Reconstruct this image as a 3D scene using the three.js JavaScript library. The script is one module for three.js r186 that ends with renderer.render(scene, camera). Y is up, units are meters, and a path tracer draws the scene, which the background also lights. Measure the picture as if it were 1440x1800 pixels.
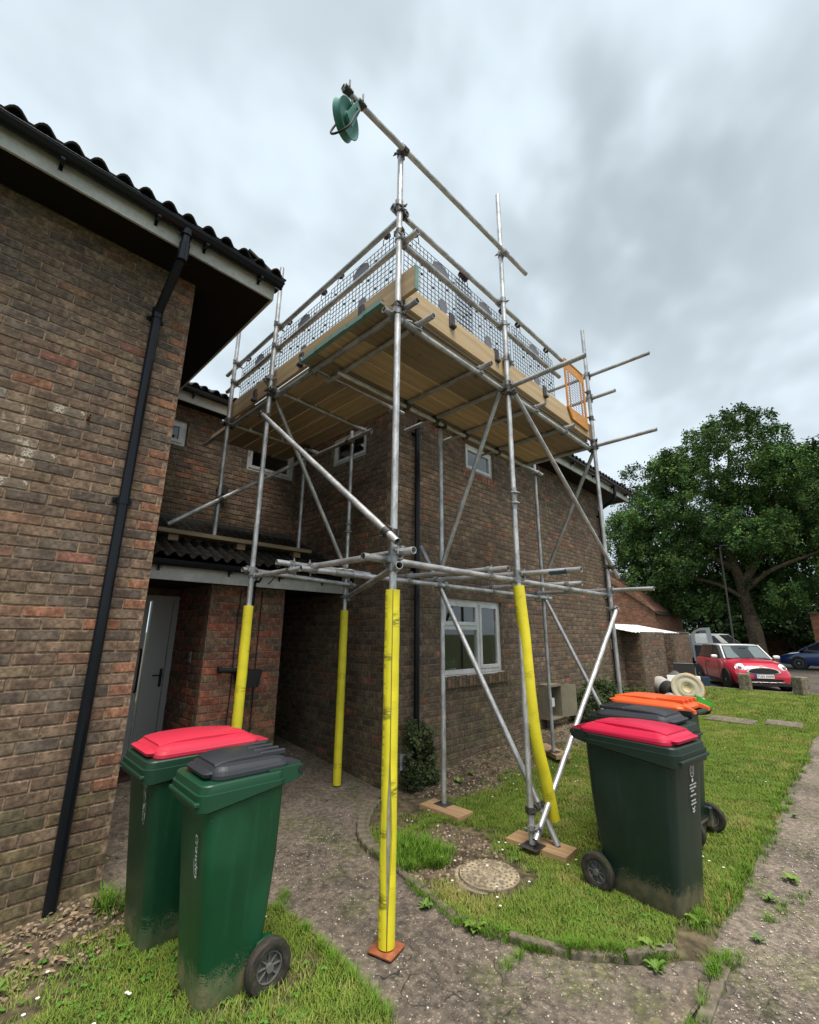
import * as THREE from 'three';
import { mergeGeometries, toCreasedNormals } from 'three/addons/utils/BufferGeometryUtils.js';
import { RoundedBoxGeometry } from 'three/addons/geometries/RoundedBoxGeometry.js';

// ---------------------------------------------------------------- camera, sky, sun, exposure
const scene = new THREE.Scene();
const EXPOSURE = 3.3;
const camera = new THREE.PerspectiveCamera(97.45, 0.8, 0.05, 900);
camera.position.set(0, 1.65, 0);
{ // wide phone lens held at eye height, pitched up about 15 degrees
  const right = new THREE.Vector3(0.69919627, 0.00866986, 0.7148772), up = new THREE.Vector3(-0.19112926, 0.96579822, 0.17522384), back = new THREE.Vector3(-0.68890796, -0.25914981, 0.67693958);
  camera.quaternion.setFromRotationMatrix(new THREE.Matrix4().makeBasis(right, up, back));
  camera.updateMatrixWorld(true);
}
const renderer = new THREE.WebGLRenderer({ antialias: true });
renderer.toneMapping = THREE.LinearToneMapping;
renderer.toneMappingExposure = EXPOSURE;
renderer.shadowMap.enabled = true;

// seeded random numbers and periodic value noise
function rng(seed) { let s = seed >>> 0; return () => { s = (s + 0x6d2b79f5) | 0; let t = Math.imul(s ^ (s >>> 15), 1 | s); t = (t + Math.imul(t ^ (t >>> 7), 61 | t)) ^ t; return ((t ^ (t >>> 14)) >>> 0) / 4294967296; }; }
const hash = (x, y, s) => { let h = Math.imul(x, 374761393) ^ Math.imul(y, 668265263) ^ Math.imul(s, 1274126177); h = Math.imul(h ^ (h >>> 13), 1274126177); return ((h ^ (h >>> 16)) >>> 0) / 4294967296; };
function vn(x, y, px, py, s) {
  const xi = Math.floor(x), yi = Math.floor(y), fx = x - xi, fy = y - yi, u = fx * fx * (3 - 2 * fx), v = fy * fy * (3 - 2 * fy);
  const m = (a, p) => ((a % p) + p) % p, x0 = m(xi, px), x1 = m(xi + 1, px), y0 = m(yi, py), y1 = m(yi + 1, py);
  const a = hash(x0, y0, s), b = hash(x1, y0, s), c = hash(x0, y1, s), d = hash(x1, y1, s);
  return a + (b - a) * u + (c - a) * v + (a - b - c + d) * u * v;
}
function fbm(u, v, p, oct, s, py = p) { let t = 0, a = 0.5, n = 0; for (let i = 0; i < oct; i++) { t += a * vn(u * p, v * py, p, py, s + i * 17); n += a; p *= 2; py *= 2; a *= 0.5; } return t / n; }
const BIG = 1 << 20, nz = (x, y, s = 1) => vn(x, y, BIG, BIG, s), nf = (x, y, s = 1) => 0.55 * nz(x, y, s) + 0.3 * nz(x * 2.1, y * 2.1, s + 5) + 0.15 * nz(x * 4.3, y * 4.3, s + 9);
const clamp = (v, a = 0, b = 1) => Math.min(b, Math.max(a, v)), mix = (a, b, t) => a + (b - a) * t, sstep = (a, b, v) => { const t = clamp((v - a) / (b - a)); return t * t * (3 - 2 * t); };

{ // overcast sky: thin bright layer with drifting grey streaks
  const W = 1024, H = 512, d = new Float32Array(W * H * 4);
  const blobs = [[1060, 440, 0.20, 0.42], [980, 300, 0.16, 0.22], [770, 60, 0.14, 0.26], [1180, 260, 0.15, 0.2], [1250, 480, 0.16, 0.18], [850, 190, 0.1, 0.14], [1330, 90, 0.2, 0.22]].map(([px, py, r, k]) => {
    const v = new THREE.Vector3((px - 720) / 790, -(py - 900) / 790, -1).normalize().applyQuaternion(camera.quaternion); return [v, r, k];
  });
  for (let j = 0; j < H; j++) for (let i = 0; i < W; i++) {
    const th = ((j + 0.5) / H - 0.5) * Math.PI, ph = ((i + 0.5) / W - 0.5) * 2 * Math.PI;
    const y = Math.sin(th), c = Math.cos(th), x = c * Math.cos(ph), z = c * Math.sin(ph), yy = Math.max(y, 0) + 0.22;
    const a = x / yy, b = z / yy, s = a * 0.94 - b * 0.34, t = a * 0.34 + b * 0.94;              // streaks run mostly along one wind direction
    const wx = nf(a * 1.3 + 40, b * 1.3 + 40, 3) - 0.5;
    let n = 0.36 * nf(s * 0.9 + 11 + wx, t * 1.7 + 7 + wx, 21) + 0.30 * nf(s * 2.2 + 31 + wx * 1.5, t * 3.4 + 3 + wx, 33) + 0.22 * nf(s * 5.2 + 5 + wx * 2, t * 7.6 + wx * 3, 41) + 0.12 * nf(s * 12 + wx * 4, t * 15, 47);
    let dark = sstep(0.43, 0.66, n) * 0.27;
    for (const [v, r, k] of blobs) { const q = Math.acos(clamp(v.x * x + v.y * y + v.z * z, -1, 1)) / r; if (q < 2.2) dark += k * Math.exp(-q * q) * (0.02 + 1.05 * sstep(0.38, 0.62, n)); }
    dark = 0.46 * (1 - Math.exp(-dark / 0.46));
    const lum = 1.07 * (1.0 - dark) * (0.96 + 0.07 * (1 - n));
    const o = (j * W + i) * 4, blue = 0.5 + dark;
    d[o] = (0.80 - 0.06 * blue) * lum / EXPOSURE; d[o + 1] = (0.895 - 0.015 * blue) * lum / EXPOSURE; d[o + 2] = 0.97 * lum / EXPOSURE; d[o + 3] = 1;
  }
  const t = new THREE.DataTexture(d, W, H, THREE.RGBAFormat, THREE.FloatType);
  t.mapping = THREE.EquirectangularReflectionMapping; t.magFilter = t.minFilter = THREE.LinearFilter; t.wrapS = THREE.RepeatWrapping; t.needsUpdate = true;
  scene.background = t; scene.environment = t;
}
const sun = new THREE.DirectionalLight(0xfff4e6, 1.5);      // the sun behind the cloud layer: very large and soft
sun.position.set(-3, 30, 8); sun.target.position.set(3, 0, -3); sun.shadow.radius = 60; sun.castShadow = true;
Object.assign(sun.shadow.camera, { left: -40, right: 40, top: 40, bottom: -40, near: 1, far: 120 }); sun.shadow.mapSize.set(2048, 2048);
scene.add(sun, sun.target);

// ---------------------------------------------------------------- helpers
const V = (x, y, z) => new THREE.Vector3(x, y, z);
const taken = {};
function numbered(n) { const k = taken[n] = (taken[n] ?? -1) + 1; return k ? n + '_' + String(k).padStart(3, '0') : n; }
function thing(name, label, category, [x, y, z] = [0, 0, 0], turn = 0, group) {
  const o = new THREE.Group(); o.name = numbered(name); o.position.set(x, y, z); o.rotation.y = turn; o.userData = { label, category }; if (group) o.userData.group = group; scene.add(o); return o;
}
function struct(name, geo, mat) { const m = new THREE.Mesh(geo, mat); m.name = numbered(name); m.userData = { kind: 'structure' }; scene.add(m); return m; }
function part(parent, name, geo, mat, label) { const m = new THREE.Mesh(geo, mat); m.name = name; if (label) m.userData.label = label; parent.add(m); return m; }
function G(g) { if (g.index) g = g.toNonIndexed(); for (const k of Object.keys(g.attributes)) if (!['position', 'normal', 'uv', 'color'].includes(k)) g.deleteAttribute(k); return g; }
const M = (list) => mergeGeometries(list.map((g) => { g = G(g); if (g.attributes.color) g.deleteAttribute('color'); return g; }));
function tri(g, s = 1, ou = 0, ov = 0) {     // uv in metres by the side a face looks to; grain along local x
  g = G(g); const p = g.attributes.position, uv = new Float32Array(p.count * 2), a = V(), b = V(), c = V(), n = V();
  for (let i = 0; i < p.count; i += 3) {
    a.fromBufferAttribute(p, i); b.fromBufferAttribute(p, i + 1); c.fromBufferAttribute(p, i + 2); n.copy(b).sub(a).cross(c.clone().sub(a));
    const X = Math.abs(n.x), Y = Math.abs(n.y), Z = Math.abs(n.z);
    [a, b, c].forEach((q, k) => { const [u, v] = Y >= X && Y >= Z ? [q.x, q.z] : Z >= X ? [q.x, q.y] : [q.z, q.y]; uv[(i + k) * 2] = u * s + ou; uv[(i + k) * 2 + 1] = v * s + ov; });
  }
  g.setAttribute('uv', new THREE.BufferAttribute(uv, 2)); return g;
}
const box = (w, h, d, x = 0, y = 0, z = 0) => tri(new THREE.BoxGeometry(w, h, d).translate(x, y, z));
const rbox = (w, h, d, r, x = 0, y = 0, z = 0, seg = 2) => tri(new RoundedBoxGeometry(w, h, d, seg, r).translate(x, y, z));
const bx2 = (x0, x1, y0, y1, z0, z1) => box(x1 - x0, y1 - y0, z1 - z0, (x0 + x1) / 2, (y0 + y1) / 2, (z0 + z1) / 2);
const UPV = V(0, 1, 0), ZV = V(0, 0, 1);
function along(g, a, b) { const d = b.clone().sub(a); g.applyQuaternion(new THREE.Quaternion().setFromUnitVectors(UPV, d.normalize())); return g.translate((a.x + b.x) / 2, (a.y + b.y) / 2, (a.z + b.z) / 2); }
const rod = (a, b, r, seg = 10, r2 = r) => G(along(new THREE.CylinderGeometry(r2, r, a.distanceTo(b), seg, 1), a, b));
function pipe(a, b, ro = 0.0242, ri = 0.0205, seg = 18) {                                  // hollow tube with visible wall at its ends
  const L = a.distanceTo(b), list = [G(new THREE.CylinderGeometry(ro, ro, L, seg, 1, true)), G(new THREE.CylinderGeometry(ri, ri, L, seg, 1, true))];
  const ring = (s) => { const g = G(new THREE.RingGeometry(ri, ro, seg, 1)); g.rotateX(-s * Math.PI / 2).translate(0, s * L / 2, 0); return g; };
  const g = mergeGeometries([...list, ring(1), ring(-1)]);
  const uv = g.attributes.uv; for (let i = 0; i < uv.count; i++) uv.setXY(i, uv.getX(i), uv.getY(i) * L * 1.1 + a.x * 0.37 + a.z * 0.61);
  return along(g, a, b);
}
function sweep(pts, r, seg = 8, div = 24, closed = false) { return G(new THREE.TubeGeometry(new THREE.CatmullRomCurve3(pts, closed), div, r, seg, closed)); }
const lathe = (prof, seg = 24) => G(new THREE.LatheGeometry(prof.map(([x, y]) => new THREE.Vector2(x, y)), seg));
function loft(rings, capA = true, capB = true, closed = true, crease = 0.6) {                            // rings of equal length
  const n = rings[0].length, pos = [], idx = [], uv = [];
  rings.forEach((r, j) => r.forEach((p, i) => { pos.push(p.x, p.y, p.z); uv.push(i / (closed ? n : n - 1), j / (rings.length - 1)); }));
  for (let j = 0; j + 1 < rings.length; j++) for (let i = 0; i < (closed ? n : n - 1); i++) { const a = j * n + i, b = j * n + (i + 1) % n; idx.push(a, b, a + n, b, b + n, a + n); }
  const cap = (r, j, flip) => { const c = pos.length / 3, m = r.reduce((s, p) => s.add(p), V()).divideScalar(n); pos.push(m.x, m.y, m.z); uv.push(0.5, j); r.forEach((p) => { pos.push(p.x, p.y, p.z); uv.push(0.5, j); }); for (let i = 0; i < n; i++) { const a = c + 1 + i, b = c + 1 + (i + 1) % n; flip ? idx.push(c, a, b) : idx.push(c, b, a); } };
  if (capA) cap(rings[0], 0, false); if (capB) cap(rings[rings.length - 1], 1, true);
  const g = new THREE.BufferGeometry(); g.setAttribute('position', new THREE.Float32BufferAttribute(pos, 3)); g.setAttribute('uv', new THREE.Float32BufferAttribute(uv, 2)); g.setIndex(idx); return G(toCreasedNormals(g, crease));
}
function rrect(w, d, r, n, y, cx = 0, cz = 0) { // rounded rectangle ring
  const p = []; [[1, 1, 0], [-1, 1, 1], [-1, -1, 2], [1, -1, 3]].forEach(([sx, sz, q]) => { for (let k = 0; k <= n; k++) { const a = (q + k / n) * Math.PI / 2; p.push(V(cx + sx * (w / 2 - r) + r * Math.cos(a), y, cz + sz * (d / 2 - r) + r * Math.sin(a))); } }); return p;
}
// textures
function tex(w, h, fn, srgb = true) {
  const d = new Uint8Array(w * h * 4); for (let j = 0; j < h; j++) for (let i = 0; i < w; i++) { const c = fn(i / w, j / h, i, j), o = (j * w + i) * 4; if (typeof c === 'number') d[o] = d[o + 1] = d[o + 2] = clamp(c) * 255; else { d[o] = clamp(c[0]) * 255; d[o + 1] = clamp(c[1]) * 255; d[o + 2] = clamp(c[2]) * 255; } d[o + 3] = 255; }
  const t = new THREE.DataTexture(d, w, h); t.wrapS = t.wrapT = THREE.RepeatWrapping; t.magFilter = THREE.LinearFilter; t.minFilter = THREE.LinearMipmapLinearFilter; t.generateMipmaps = true; if (srgb) t.colorSpace = THREE.SRGBColorSpace; t.needsUpdate = true; return t;
}
const rep = (t, x, y = x) => { const c = t.clone(); c.repeat.set(x, y); c.needsUpdate = true; return c; };
const lin = (r, g, b) => new THREE.Color().setRGB(r, g, b);
const mat = (r, g, b, rough = 0.8, extra = {}) => new THREE.MeshStandardMaterial({ color: lin(r, g, b), roughness: rough, ...extra });
const phys = (r, g, b, rough, extra = {}) => new THREE.MeshPhysicalMaterial({ color: lin(r, g, b), roughness: rough, ...extra });

const grainT = tex(512, 512, (u, v) => { const n = fbm(u, v, 24, 4, 5), c = fbm(u, v, 5, 3, 9), pit = vn(u * 110, v * 110, 110, 110, 3) > 0.93 ? 0.42 : 1, sp = vn(u * 150, v * 150, 150, 150, 8) > 0.94 ? 1.16 : 1; const q = (0.42 + 0.6 * n + 0.34 * (c - 0.5)) * pit * sp * 1.06; return [q, q * (0.98 + 0.04 * c), q * 0.97]; });
const grainB = tex(512, 512, (u, v) => { const pit = vn(u * 110, v * 110, 110, 110, 3) > 0.93 ? -0.5 : 0; return 0.6 + 0.5 * (fbm(u, v, 24, 4, 5) - 0.5) + pit; }, false);
const blotchT = tex(512, 512, (u, v) => { const n = fbm(u, v, 24, 4, 5), w = sstep(0.44, 0.66, fbm(u, v, 9, 5, 71)) * sstep(0.3, 0.6, vn(u * 90, v * 90, 90, 90, 72)); const q = 0.5 + 0.4 * n; return [mix(q * 0.9, 1.25, w * 0.85), mix(q * 0.84, 1.23, w * 0.85), mix(q * 0.78, 1.18, w * 0.85)]; });
const mortarT = tex(256, 256, (u, v) => { const q = 0.6 + 0.5 * (fbm(u, v, 30, 4, 61) - 0.5) + 0.3 * (fbm(u, v, 4, 3, 63) - 0.5); return [q, q * 0.965, q * 0.9]; });
const galvT = tex(128, 512, (u, v) => { const q = 0.74 + 0.3 * (fbm(u, v, 4, 4, 81, 10) - 0.5) + 0.16 * (fbm(u, v, 16, 3, 83, 60) - 0.5), st = sstep(0.64, 0.78, fbm(u, v, 3, 4, 85, 5)) * 0.18; return [q - st * 0.7, q - st * 0.85, q * 1.005 - st]; });
const galvR = tex(128, 256, (u, v) => 0.42 + 0.4 * (fbm(u, v, 6, 4, 91, 14) - 0.3), false);
const woodT = tex(1024, 512, (u, v) => { // pine planks: long grain, a few knots
  const warp = (fbm(u, v, 3, 3, 101, 4) - 0.5) * 0.05; let vv = v + warp, k = 0;
  for (let q = 0; q < 9; q++) { const ku = hash(q, 1, 7), kv = hash(q, 2, 7), du = Math.abs(((u - ku + 1.5) % 1) - 0.5) * 3.2, dv = Math.abs(((v - kv + 1.5) % 1) - 0.5) * 1.6, d = Math.hypot(du, dv * 1.2); vv += 0.02 * Math.exp(-d * d * 600) * Math.sign(v - kv); k = Math.max(k, 1 - sstep(0.008, 0.02, d)); }
  const g = 0.5 + 0.5 * Math.sin((vv * 46 + 2.5 * fbm(u, vv, 2, 2, 103, 12)) * Math.PI), f = fbm(u, v, 6, 3, 105, 180), m = fbm(u, v, 3, 3, 107, 5);
  const q = 0.88 - 0.06 * g - 0.15 * (f - 0.4) - 0.2 * (m - 0.5), d = k * 0.42;
  return [q - d * 0.8, q * 0.955 - d, q * 0.88 - d];
});
const moss = (u, v) => sstep(0.5, 0.7, fbm(u, v, 9, 4, 131));
const tileT = tex(256, 256, (u, v) => { const q = 0.55 + 0.6 * (fbm(u, v, 20, 4, 133) - 0.5), w = vn(u * 60, v * 60, 60, 60, 135) > 0.93 ? 0.3 : 0, m = moss(u, v) * 0.35; return [q + w - m * 0.35, q * 0.97 + w - m * 0.1, q * 0.95 + w * 0.9 - m * 0.5]; });
const plasT = tex(256, 256, (u, v) => { const q = 0.86 + 0.2 * (fbm(u, v, 6, 4, 141) - 0.5) + 0.1 * (fbm(u, v, 40, 2, 143) - 0.5); const s = vn(u * 90, v * 12, 90, 12, 145) > 0.96 ? 0.08 : 0; return q + s; });
const rustT = tex(128, 128, (u, v) => { const n = fbm(u, v, 8, 4, 151); return [0.5 + 0.35 * n, 0.3 + 0.25 * n, 0.2 + 0.2 * n]; });

const galvMats = [0.9, 0.98, 0.8].map((q) => new THREE.MeshStandardMaterial({ color: lin(q, q * 1.01, q * 1.02), map: galvT, roughnessMap: galvR, roughness: 0.95, metalness: 0.65 }));
const MT = {
  galv: galvMats[0], steel: mat(0.52, 0.53, 0.53, 0.42, { metalness: 0.5, map: rep(galvT, 3) }), darkSteel: mat(0.16, 0.15, 0.14, 0.5, { metalness: 0.5, map: rep(galvT, 3) }),
  pine: mat(0.62, 0.47, 0.29, 0.75, { map: woodT }), pineDull: mat(0.40, 0.31, 0.21, 0.8, { map: woodT }), pineGrey: mat(0.33, 0.28, 0.2, 0.85, { map: woodT }),
  greenEnd: mat(0.19, 0.34, 0.30, 0.7, { map: plasT }), white: mat(0.82, 0.83, 0.82, 0.35, { map: rep(plasT, 2) }), fasciaWhite: mat(0.66, 0.65, 0.61, 0.5, { map: plasT }),
  black: phys(0.007, 0.009, 0.013, 0.2, { specularIntensity: 0.5 }), blackMatt: mat(0.014, 0.014, 0.014, 0.7), soffit: phys(0.013, 0.010, 0.008, 0.85, { specularIntensity: 0.3 }), soffitBrown: mat(0.06, 0.026, 0.018, 0.8, { map: rep(grainT, 2) }),  // soffit: shade under eaves and porch is put into its near-black colour
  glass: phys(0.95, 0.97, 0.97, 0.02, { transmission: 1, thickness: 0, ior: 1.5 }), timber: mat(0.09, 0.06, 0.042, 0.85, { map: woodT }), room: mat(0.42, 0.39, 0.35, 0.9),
  concrete: mat(0.42, 0.39, 0.33, 0.95, { map: mortarT, bumpMap: grainB, bumpScale: 0.004 }), tile: mat(0.085, 0.072, 0.062, 0.9, { map: tileT, bumpMap: grainB, bumpScale: 0.003 }), lead: mat(0.05, 0.055, 0.06, 0.6, { map: plasT }),
  rubber: mat(0.035, 0.033, 0.03, 0.85, { map: plasT }), rust: mat(0.6, 0.5, 0.42, 0.8, { map: rustT }), yellow: mat(0.80, 0.70, 0.035, 0.6, { map: plasT }), red: mat(0.62, 0.025, 0.045, 0.4),
};
// ---------------------------------------------------------------- ground, paths, road
const PA = [[1.085, -4.2], [1.085, -3.95], [1.2, -3.6], [1.55, -3.15], [1.8, -2.9], [1.82, -2.43], [1.77, -2.0], [1.72, -1.7], [1.62, -1.3], [1.5, -0.95], [1.5, -0.84], [3.25, -0.84], [3.05, -1.0], [2.84, -1.19], [2.66, -1.41], [2.56, -1.71], [2.5, -2.03], [2.62, -2.58], [2.68, -3.1], [2.78, -3.28], [3.07, -3.57], [3.5, -3.86], [3.73, -3.92], [3.73, -4.2]];
const inPoly = (P, x, z) => { let c = false; for (let i = 0, j = P.length - 1; i < P.length; j = i++) { const [xi, zi] = P[i], [xj, zj] = P[j]; if ((zi > z) !== (zj > z) && x < (xj - xi) * (z - zi) / (zj - zi) + xi) c = !c; } return c; };
const polyDist = (P, x, z) => { let m = 1e9; for (let i = 0, j = P.length - 1; i < P.length; j = i++) { const [ax, az] = P[j], [bx, bz] = P[i], dx = bx - ax, dz = bz - az, t = clamp(((x - ax) * dx + (z - az) * dz) / (dx * dx + dz * dz)); m = Math.min(m, Math.hypot(x - ax - t * dx, z - az - t * dz)); } return m; };
const sd = (P, x, z) => (inPoly(P, x, z) ? -1 : 1) * polyDist(P, x, z);
const edgeZ = (x) => -0.9 + 0.1 * (nf(x * 1.7, 3.3, 7) - 0.5) + 0.03 * (nz(x * 9, 1, 8) - 0.5) + 0.06 * sstep(3.6, 2.9, x);
const PB = [[-5, -0.79], [3.2, -0.79]]; for (let x = 3.3; x < 17.9; x += 0.22) PB.push([x, edgeZ(x)]); PB.push([17.9, -0.9], [17.9, 3.5], [-5, 3.5]);
const ROAD = [[18.1, 5], [18.1, -13], [62, -17], [62, -4.2], [36, -1.5], [27, -1.0], [24.5, 5]];
const porch = (x, z) => x > 1.0 && x < 3.8 && z < -4.15;
const paved = (x, z) => Math.min(sd(PA, x, z), sd(PB, x, z), sd(ROAD, x, z), porch(x, z) ? -0.2 : 9);
const bank = (x, z) => (x > 3.6 ? sstep(3.6, 4.1, x) * sstep(11.6, 10, x) * sstep(-2.9, -3.75, z) * (0.04 + 0.05 * clamp(x - 3.7, 0, 5.5)) : 0) - 0.12 * sstep(1.05, 0.2, x) * sstep(-2.6, -3.7, z);
const groundY = (x, z, p = paved(x, z)) => { const l = sstep(-0.09, 0.035, p); return mix(-0.06, 0.012 + 0.03 * (nf(x * 2.2, z * 2.2, 11) - 0.5) + bank(x, z), l); };
const spot = (x, z, cx, cz, rx, rz) => 1 - sstep(0.55, 1.15, Math.hypot((x - cx) / rx, (z - cz) / rz));
function soilAt(x, z) {
  let s = 0; const n = nf(x * 3.1, z * 3.1, 15), f = nf(x * 11, z * 11, 16);
  if (x > 3.6) s = Math.max(s, sstep(-3.0, -3.45, z + 0.35 * (n - 0.5)) * (x < 9.5 ? 1 : 0.4));
  s = Math.max(s, spot(x, z, 3.02, -2.66, 0.8, 0.44), spot(x, z, 3.06, -2.2, 0.38, 0.36), 0.8 * spot(x, z, 3.25, -3.45, 0.5, 0.4), 0.9 * spot(x, z, 3.5, -3.75, 0.6, 0.4), 0.8 * spot(x, z, 3.3, -0.98, 0.35, 0.12), 0.5 * spot(x, z, 1.4, -2.35, 0.45, 0.22));
  if (x < 1.5 && z > -4) s = Math.max(s, sstep(-2.95, -3.5, z + 0.4 * (n - 0.5)) * 0.95, spot(x, z, 0.55, -3.15, 0.5, 0.35) * 0.6);
  return clamp(s * (0.55 + 0.9 * f) + 0.22 * sstep(0.62, 0.8, n));
}
{
  const fine = (a, b, s) => { const r = []; for (let v = a; v < b - 1e-6; v += s) r.push(v); return r; };
  const xs = [-400, -200, -90, -40, -20, -10, -6, -4, -3, -2, -1, ...fine(-0.5, 6, 0.06), ...fine(6, 12, 0.15), ...fine(12, 19, 0.4), ...fine(19, 30, 1), ...fine(30, 70, 4), 80, 110, 160, 240, 400];
  const zs = [-400, -200, -100, -60, -40, -30, -22, -17, -13, -10, -8, -6.5, -5.5, -5, -4.6, ...fine(-4.3, -0.7, 0.06), ...fine(-0.7, 1, 0.2), 1.5, 2, 3, 3.5, 4, 5, 7, 10, 15, 25, 40, 80, 160, 400];
  const pos = [], col = [], uv = [], idx = [];
  for (const z of zs) for (const x of xs) {
    const p = paved(x, z), s = soilAt(x, z), n = nf(x * 0.8, z * 0.8, 19); pos.push(x, groundY(x, z, p), z); uv.push(x / 2, z / 2);
    const g = [0.115 + 0.05 * n, 0.165 + 0.05 * n, 0.032], d = [0.25, 0.185, 0.125]; col.push(...g.map((q, i) => mix(q, d[i], s)));
  }
  const nx = xs.length; for (let j = 0; j + 1 < zs.length; j++) for (let i = 0; i + 1 < nx; i++) { const a = j * nx + i; idx.push(a, a + nx, a + 1, a + 1, a + nx, a + nx + 1); }
  const g = new THREE.BufferGeometry(); g.setAttribute('position', new THREE.Float32BufferAttribute(pos, 3)); g.setAttribute('color', new THREE.Float32BufferAttribute(col, 3)); g.setAttribute('uv', new THREE.Float32BufferAttribute(uv, 2)); g.setIndex(idx); g.computeVertexNormals();
  const soilT = tex(1024, 1024, (u, v) => { const q = 0.62 + 0.75 * (fbm(u, v, 40, 5, 201) - 0.5) + 0.3 * (fbm(u, v, 7, 3, 203) - 0.5), st = vn(u * 150, v * 150, 150, 150, 205) > 0.955 ? 0.25 : 0; return [q + st, q + st * 0.95, q * 0.96 + st * 0.85]; });
  const soilB = tex(512, 512, (u, v) => fbm(u, v, 36, 4, 207), false);
  struct('ground', g, new THREE.MeshStandardMaterial({ vertexColors: true, map: soilT, bumpMap: soilB, bumpScale: 0.02, roughness: 0.95 }));
}
// tarmac: dark binder with pale worn stones, patched and stained
const tarT = tex(2048, 2048, (u, v) => {
  const c = fbm(u, v, 5, 4, 211), f = fbm(u, v, 90, 3, 213), w = sstep(0.5, 0.75, fbm(u, v, 9, 4, 217));
  const ck = fbm(u, v, 6, 5, 231), ck2 = fbm(u, v, 4, 5, 235), crack = Math.max(1 - sstep(0.0, 0.006, Math.abs(ck - 0.5)), 1 - sstep(0.0, 0.004, Math.abs(ck2 - 0.46))) * sstep(0.42, 0.6, fbm(u, v, 3, 2, 237)), ms = sstep(0.58, 0.72, fbm(u, v, 7, 5, 239)) * sstep(0.35, 0.6, vn(u * 200, v * 200, 200, 200, 241)), damp = sstep(0.55, 0.68, fbm(u, v, 3, 5, 243)) * 0.07;
  let q = 0.4 + 0.22 * (c - 0.5) + 0.28 * (f - 0.5) - damp; const s1 = vn(u * 300, v * 300, 300, 300, 219), s2 = vn(u * 170, v * 170, 170, 170, 221), tint = hash(Math.floor(u * 170), Math.floor(v * 170), 5);
  if (s1 > 0.84) q += 0.1 + 0.14 * (s1 - 0.84) * 6; if (s2 > 0.885) q += (0.16 + 0.4 * w) * (s2 - 0.9) * 10; if (s1 < 0.13) q -= 0.09; q -= crack * 0.2;
  return [q * (1.03 + 0.03 * tint) - 0.05 * ms, q * 0.985 - 0.01 * ms, q * (0.93 - 0.03 * tint) - 0.09 * ms];
});
const tarB = tex(1024, 1024, (u, v) => 0.45 + 0.5 * (fbm(u, v, 110, 2, 213) - 0.5) + (vn(u * 150, v * 150, 150, 150, 219) > 0.82 ? 0.35 : 0), false);
const tarMat = (r, g, b, k, off = 0) => { const m = rep(tarT, 1 / k), q = rep(tarB, 1 / k * 2); m.offset.set(off, off * 0.7); return mat(r, g, b, 0.93, { map: m, bumpMap: q, bumpScale: 0.006 }); };
function sheet(P, y, rag = 0) {
  const Q = []; P.forEach(([x, z], i) => { const [bx, bz] = P[(i + 1) % P.length], n = Math.max(1, Math.round(Math.hypot(bx - x, bz - z) / 0.07)); for (let k = 0; k < n; k++) { const px = mix(x, bx, k / n), pz = mix(z, bz, k / n); Q.push(new THREE.Vector2(px + rag * (nf(px * 9, pz * 9, 25) - 0.5), -(pz + rag * (nf(px * 9, pz * 9, 27) - 0.5)))); } });
  return G(new THREE.ShapeGeometry(new THREE.Shape(Q))).rotateX(-Math.PI / 2).translate(0, y, 0);
}
struct('footpath', sheet(PA, 0, 0.07), tarMat(0.86, 0.81, 0.755, 2.6)).userData.label = 'tarmac path to the porch';
{ const P = [[1.085, -4.2], [3.73, -4.2], [3.73, -9], [1.085, -9]], g = sheet(P, 0); const p = g.attributes.position; for (let i = 0; i < p.count; i++) p.setY(i, 0.1 * (-p.getZ(i) - 4.2)); g.computeVertexNormals(); struct('footpath', g, tarMat(0.86, 0.81, 0.755, 2.6)).userData.label = 'tarmac ramp under the porch'; }
struct('footpath', sheet(PB, -0.004, 0.05), tarMat(0.95, 0.89, 0.83, 2.1, 0.37)).userData.label = 'worn tarmac footpath beside the lawn';
struct('footpath', sheet([[1.86, -1.02], [2.55, -0.98], [3.02, -0.9], [3.0, -0.86], [1.7, -0.86], [1.64, -1.0]].map(([x, z]) => [x, z]), 0.004, 0.05), tarMat(0.98, 0.9, 0.8, 3.4, 0.71)).userData.label = 'smoother repaired tarmac strip beside the edging';
struct('road', sheet(ROAD, -0.05), tarMat(0.5, 0.49, 0.47, 3));
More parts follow.
